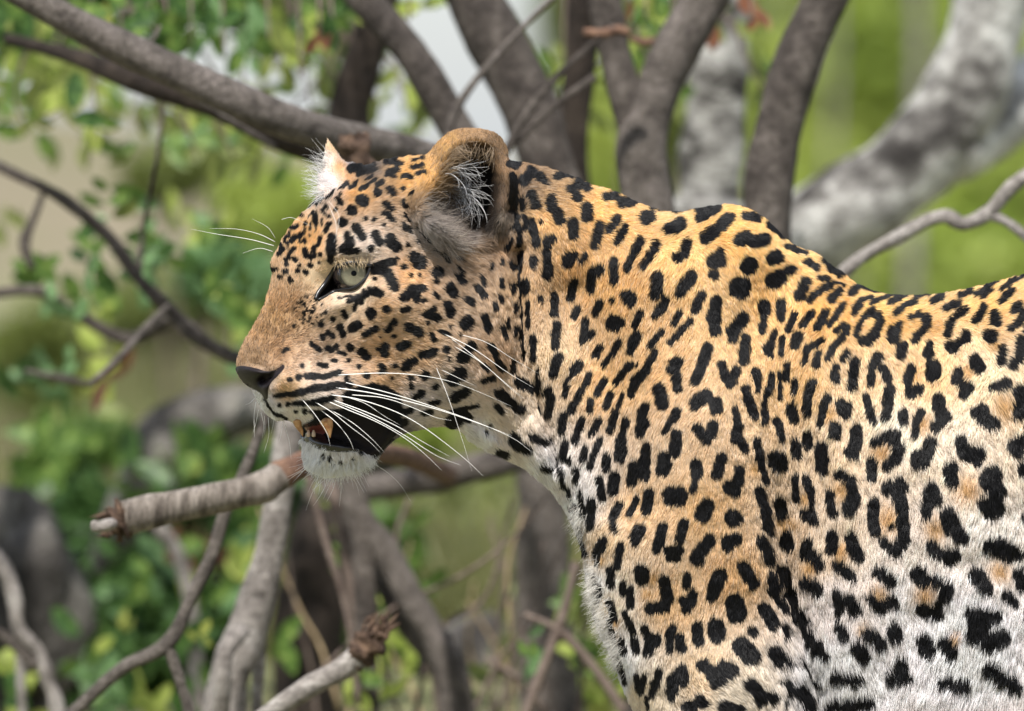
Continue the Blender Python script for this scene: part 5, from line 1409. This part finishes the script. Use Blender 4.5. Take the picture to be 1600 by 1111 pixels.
meye, nt, b = mat_new('eye_white', (0.012, 0.010, 0.011, 1), 0.15, 0.6)
eyeb = dome('eye', ER, 0.80, math.pi, 26, 48, meye)
meye2, nt, b = mat_new('iris', rough=0.6, spec=0.0)
tc = nt.nodes.new('ShaderNodeAttribute'); tc.attribute_name = 'iris'
nt.links.new(tc.outputs[0], b.inputs['Base Color'])
iris = dome('iris', ER, 0.0, 0.83, 30, 72, meye2, flat=lambda a: ER * 0.72 - 1.5 * a)
iris.parent = eyeb
ia = iris.data.color_attributes.new('iris', 'FLOAT_COLOR', 'POINT')
cc = []
for i in range(31):
    q = i / 30
    for s in range(72):
        th = 2 * math.pi * s / 72
        n1 = 0.5 + 0.5 * math.sin(th * 29 + 5 * math.sin(th * 5)) * math.sin(q * 7 + th * 13)
        if q < 0.19: c = (0.002, 0.002, 0.002)
        elif q > 0.87: c = (0.03, 0.028, 0.025)
        else:
            k = 0.78 + 0.22 * n1
            k2 = 1 - 0.75 * max(0, (q - 0.66) / 0.2) + 0.25 * math.sin(th) * q  # dark outer ring; upper lid's shade painted over the top of the iris
            c = (0.25 * k * k2, 0.228 * k * k2, 0.155 * k * k2)
        cc += [*c, 1]
ia.data.foreach_set('color', np.array(cc, np.float32))
mcor, nt, b = mat_new('cornea', (1, 1, 1, 1), 0.02, 0.5)
b.inputs['Transmission Weight'].default_value = 1.0
b.inputs['IOR'].default_value = 1.2
cor = dome('cornea', ER * 0.95, 0.0, 0.90, 16, 48, mcor, push=2.4)
cor.parent = eyeb
cor.visible_shadow = True
mlid, nt, b = mat_new('eyelid', (0.007, 0.006, 0.006, 1), 0.3, 0.5)


def lid(poly, r, lift, closed=False):
    P = []
    for x, y in poly:
        dx, dy = x - EC[0], y - EC[1]
        dist = math.hypot(dx, dy)
        onball = et - math.sqrt(max(ER ** 2 - min(dist, ER * 0.98) ** 2, 0)) if dist < ER * 1.05 else 1e9
        t = min(float(front_t(x, y)) - 1, onball - lift)
        P.append((*(unproj(np.array(float(x)), np.array(float(y)), np.array(t)) - ROOT), r * K))
    V, F = tube(P, 10, 4, 0.05)
    return mesh_obj('eyelid', V, F, mlid, leopard)


lid([(579, 414), (575, 429), (566, 441), (552, 450), (538, 452), (524, 455), (511, 462), (497, 469)], 2.6, 1.0)
lid([(580, 416), (567, 412), (550, 410.5), (535, 413.5), (523, 419), (517, 429), (508, 443), (497, 458), (493, 468)], 3.6, 4.0)

# whiskers and long single hairs
mwh = hair_mat('whisker_hair', 0.3, 0.6)
WH = [
 ([(522,586.5),(600,583),(665,588),(722,602),(800,635)],1.5,10),([(524,606),(580,614),(640,628),(700,645),(760,666),(800,681)],2.0,16),
 ([(540,598),(600,612),(660,630),(740,658),(800,684),(832,707)],1.7,20),([(548,617),(600,622),(645,637),(680,652),(706,657)],1.5,14),
 ([(517,617),(560,624),(610,640),(650,660),(690,688),(730,720),(754,743)],1.8,30),([(520,625),(570,643),(620,666),(660,690),(702,713)],1.6,26),
 ([(521,627),(580,652),(630,679),(680,711),(720,727)],1.6,34),([(512,627),(545,641),(590,660),(630,683),(662,708),(690,735)],1.6,30),
 ([(492,628),(520,645),(545,665),(575,688),(595,708)],1.4,22),([(515,640),(550,660),(580,685),(600,706)],1.2,24),([(500,640),(525,660),(545,685),(553,704)],1.3,18),
 ([(470,622),(490,645),(510,675),(516,697)],1.2,14),([(533,618),(570,630),(600,650),(625,664)],1.1,16),([(690,520),(740,545),(790,580),(832,605)],1.4,16),
 ([(700,525),(745,560),(780,590),(818,622)],1.2,18),([(702,537),(750,565),(790,600),(815,622)],1.2,14),([(720,523),(760,535),(800,560),(840,583)],1.0,12),
 ([(680,570),(700,620),(720,680),(737,735)],0.9,30),([(684,575),(715,590),(745,604)],0.9,10),([(584,725),(605,738),(625,757),(641,782)],0.9,16),
 ([(500,742),(497,755),(488,770),(478,797)],0.9,6),([(512,745),(508,760),(500,775),(490,790)],1.0,10),([(525,748),(520,765),(510,785)],0.9,8),([(532,748),(533,765),(530,792)],0.9,8),
 ([(545,742),(556,755),(562,775)],0.9,8),([(485,730),(465,740),(448,752)],1.0,6),([(484,722),(470,735),(450,745)],1.0,4),([(488,738),(478,745),(470,752)],0.8,4),([(520,748),(512,765),(505,780)],0.8,3),
 ([(400,628),(397,650),(398,684)],1.0,4),([(404,640),(400,660),(395,678)],0.8,3),([(419,652),(420,680),(412,708)],0.9,4),([(442,657),(440,675),(436,690)],0.8,4),([(443,657),(452,690),(455,718)],1.0,8),
 ([(408,645),(412,665),(410,684)],0.8,4),([(413,650),(414,668),(413,680)],0.7,3),([(428,656),(426,668),(423,680)],0.7,2),([(398,622),(390,630),(383,632)],0.7,2),
 ([(428,384),(390,374),(340,366),(299,358)],1.3,8),([(430,378),(405,366),(370,358),(329,357)],1.2,12),([(430,372),(418,355),(394,342)],0.9,10),([(426,393),(405,388),(378,396)],1.1,6),
 ([(440,343),(455,340),(475,348),(492,356)],0.7,10),([(512,316),(520,335),(525,350),(526,372)],0.9,14),([(510,310),(518,320),(530,340),(522,378)],0.7,10),([(565,400),(568,390),(580,386)],0.6,6),
]
sets = []
for pts, r, out in WH:
    C = catmull(np.array(pts, float), 7)
    m = len(C)
    tt = np.linspace(0, 1, m)
    t0 = float(front_t(*C[0]))
    if t0 > 30 or abs(t0) < 1e-6: t0 = float(YC[int((C[0][1] - gy[0]) / ST), int((C[0][0] - gx[0]) / ST)])
    # stays clear of the cheek along its whole way
    tb_ = np.where((poly_sdf(POLY, C[:, 0], C[:, 1]) > 0), front_t(C[:, 0], C[:, 1]), 1e9)
    tq = np.minimum(t0 + 1 - out * np.sin(tt * 1.9), tb_ - 3 * np.minimum(1, tt * 8) - 4 * tt + 1)
    for _ in range(4):
        tq[1:-1] = np.minimum(tq[1:-1], 0.5 * (tq[:-2] + tq[2:]))
    Q = unproj(C[:, 0], C[:, 1], tq) - ROOT
    rad = r * 0.39 * K * (1.0 - 0.85 * tt ** 1.5)
    V, F = tube([(*Q[i], rad[i] * 1.15) for i in range(0, m, 3)] + [(*Q[-1], rad[-1])], 6, 3, 0.0, cap=True)
    sets.append((V, F))
mwm, nt, b = mat_new('whisker', (0.86, 0.84, 0.80, 1), 0.3, 0.6)
b.inputs['Subsurface Weight'].default_value = 0.0
for V, F in sets:
    mesh_obj('whisker', V, F, mwm, leopard)


def tuft(name, n, src, dirs, length, lift, colr, width, curl, seed=0, push=0):
    r = np.random.default_rng(seed)
    src = np.array(src, float)
    i = r.integers(0, len(src), n)
    x = src[i, 0] + r.normal(0, src[i, 2]); y = src[i, 1] + r.normal(0, src[i, 3])
    a = np.radians(src[i, 4]) + r.normal(0, dirs, n)
    L = length * (0.55 + 0.8 * r.random(n))
    t = front_t(x, y) - push
    sdv = poly_sdf(POLY, x, y)
    ok = sdv > 1.0
    x, y, a, L, t = x[ok], y[ok], a[ok], L[ok], t[ok]
    n = len(x)
    k = 7
    cu = r.normal(0, curl * .6, n) + (curl * 1.1 if curl > 1.5 else 0)
    pts = []
    lf = lift * (0.5 + r.random(n))
    for j in range(k):
        pts.append(unproj(x, y, t))
        x = x + np.cos(a) * L / (k - 1); y = y + np.sin(a) * L / (k - 1)
        t = t - lf * L / (k - 1) * (1 - j / k)
        a = a + cu / k
    Q = np.stack(pts, 1) - ROOT
    rad = (width * (0.7 + 0.6 * r.random(n)))[:, None] * K * 0.5 * np.linspace(1, 0.2, k)[None]
    c = np.array(lin(*colr)[:3])[None] * ((0.6 + 0.5 * r.random(n)) if name != 'ear_hair' else (0.25 + 0.9 * r.random(n)))[:, None]
    return hair_obj(name, Q, rad, np.clip(c, 0, .9), mwh, leopard)


# near ear: long pale hairs curling inside the cup, grey tufts at its root; far ear: long white fringe; lashes
tuft('ear_hair', 130, [(708, 272, 7, 7, -20), (712, 295, 6, 8, 10), (716, 305, 8, 8, 35)], 0.4, 48, 0.6, (250, 248, 246), 0.9, 1.9, 1, 5)
tuft('ear_hair', 600, [(690, 270, 9, 16, -35), (703, 248, 10, 7, -20), (688, 300, 9, 10, -15), (706, 226, 12, 4, 60), (755, 232, 14, 5, 110)], 0.5, 26, 0.6, (176, 150, 118), 0.6, 0.9, 2, 1)
tuft('ear_hair', 1100, [(655, 325, 9, 10, 20), (668, 345, 10, 10, 12), (685, 362, 12, 8, 8), (702, 380, 12, 6, 0), (690, 380, 10, 6, 20), (690, 335, 10, 10, 15)], 0.5, 32, 0.4, (168, 156, 144), 0.6, 0.7, 3, 2)
tuft('ear_hair', 330, [(506, 262, 2, 12, 195), (507, 285, 3, 9, 170), (506, 300, 4, 6, 150), (512, 272, 4, 14, 180)], 0.45, 30, 0.35, (244, 242, 238), 0.7, 0.8, 4, 0)
tuft('eyelash', 110, [(535, 406, 7, 2, 70), (550, 404, 9, 2, 80), (564, 404, 7, 2, 95)], 0.6, 14, 0.7, (225, 200, 160), 0.6, 0.8, 5, 3)
tuft('chin_hair', 1500, [(495, 722, 9, 8, 115), (520, 730, 12, 7, 92), (548, 728, 10, 6, 75), (570, 720, 8, 5, 60)], 0.3, 15, 0.45, (250, 250, 250), 0.55, 0.5, 16, 1)
tuft('chin_hair', 60, [(500, 738, 10, 3, 110), (530, 740, 12, 3, 85), (560, 733, 8, 3, 60), (484, 725, 3, 6, 150)], 0.3, 30, 0.2, (245, 245, 245), 0.8, 0.5, 6, 0)
tuft('ruff_hair', 2600, [(945, 975, 6, 20, 145), (930, 920, 5, 25, 140), (962, 1030, 6, 20, 140), (905, 820, 5, 20, 115)], 0.35, 19, 0.45, (242, 236, 228), 0.5, 0.5, 8, 0)
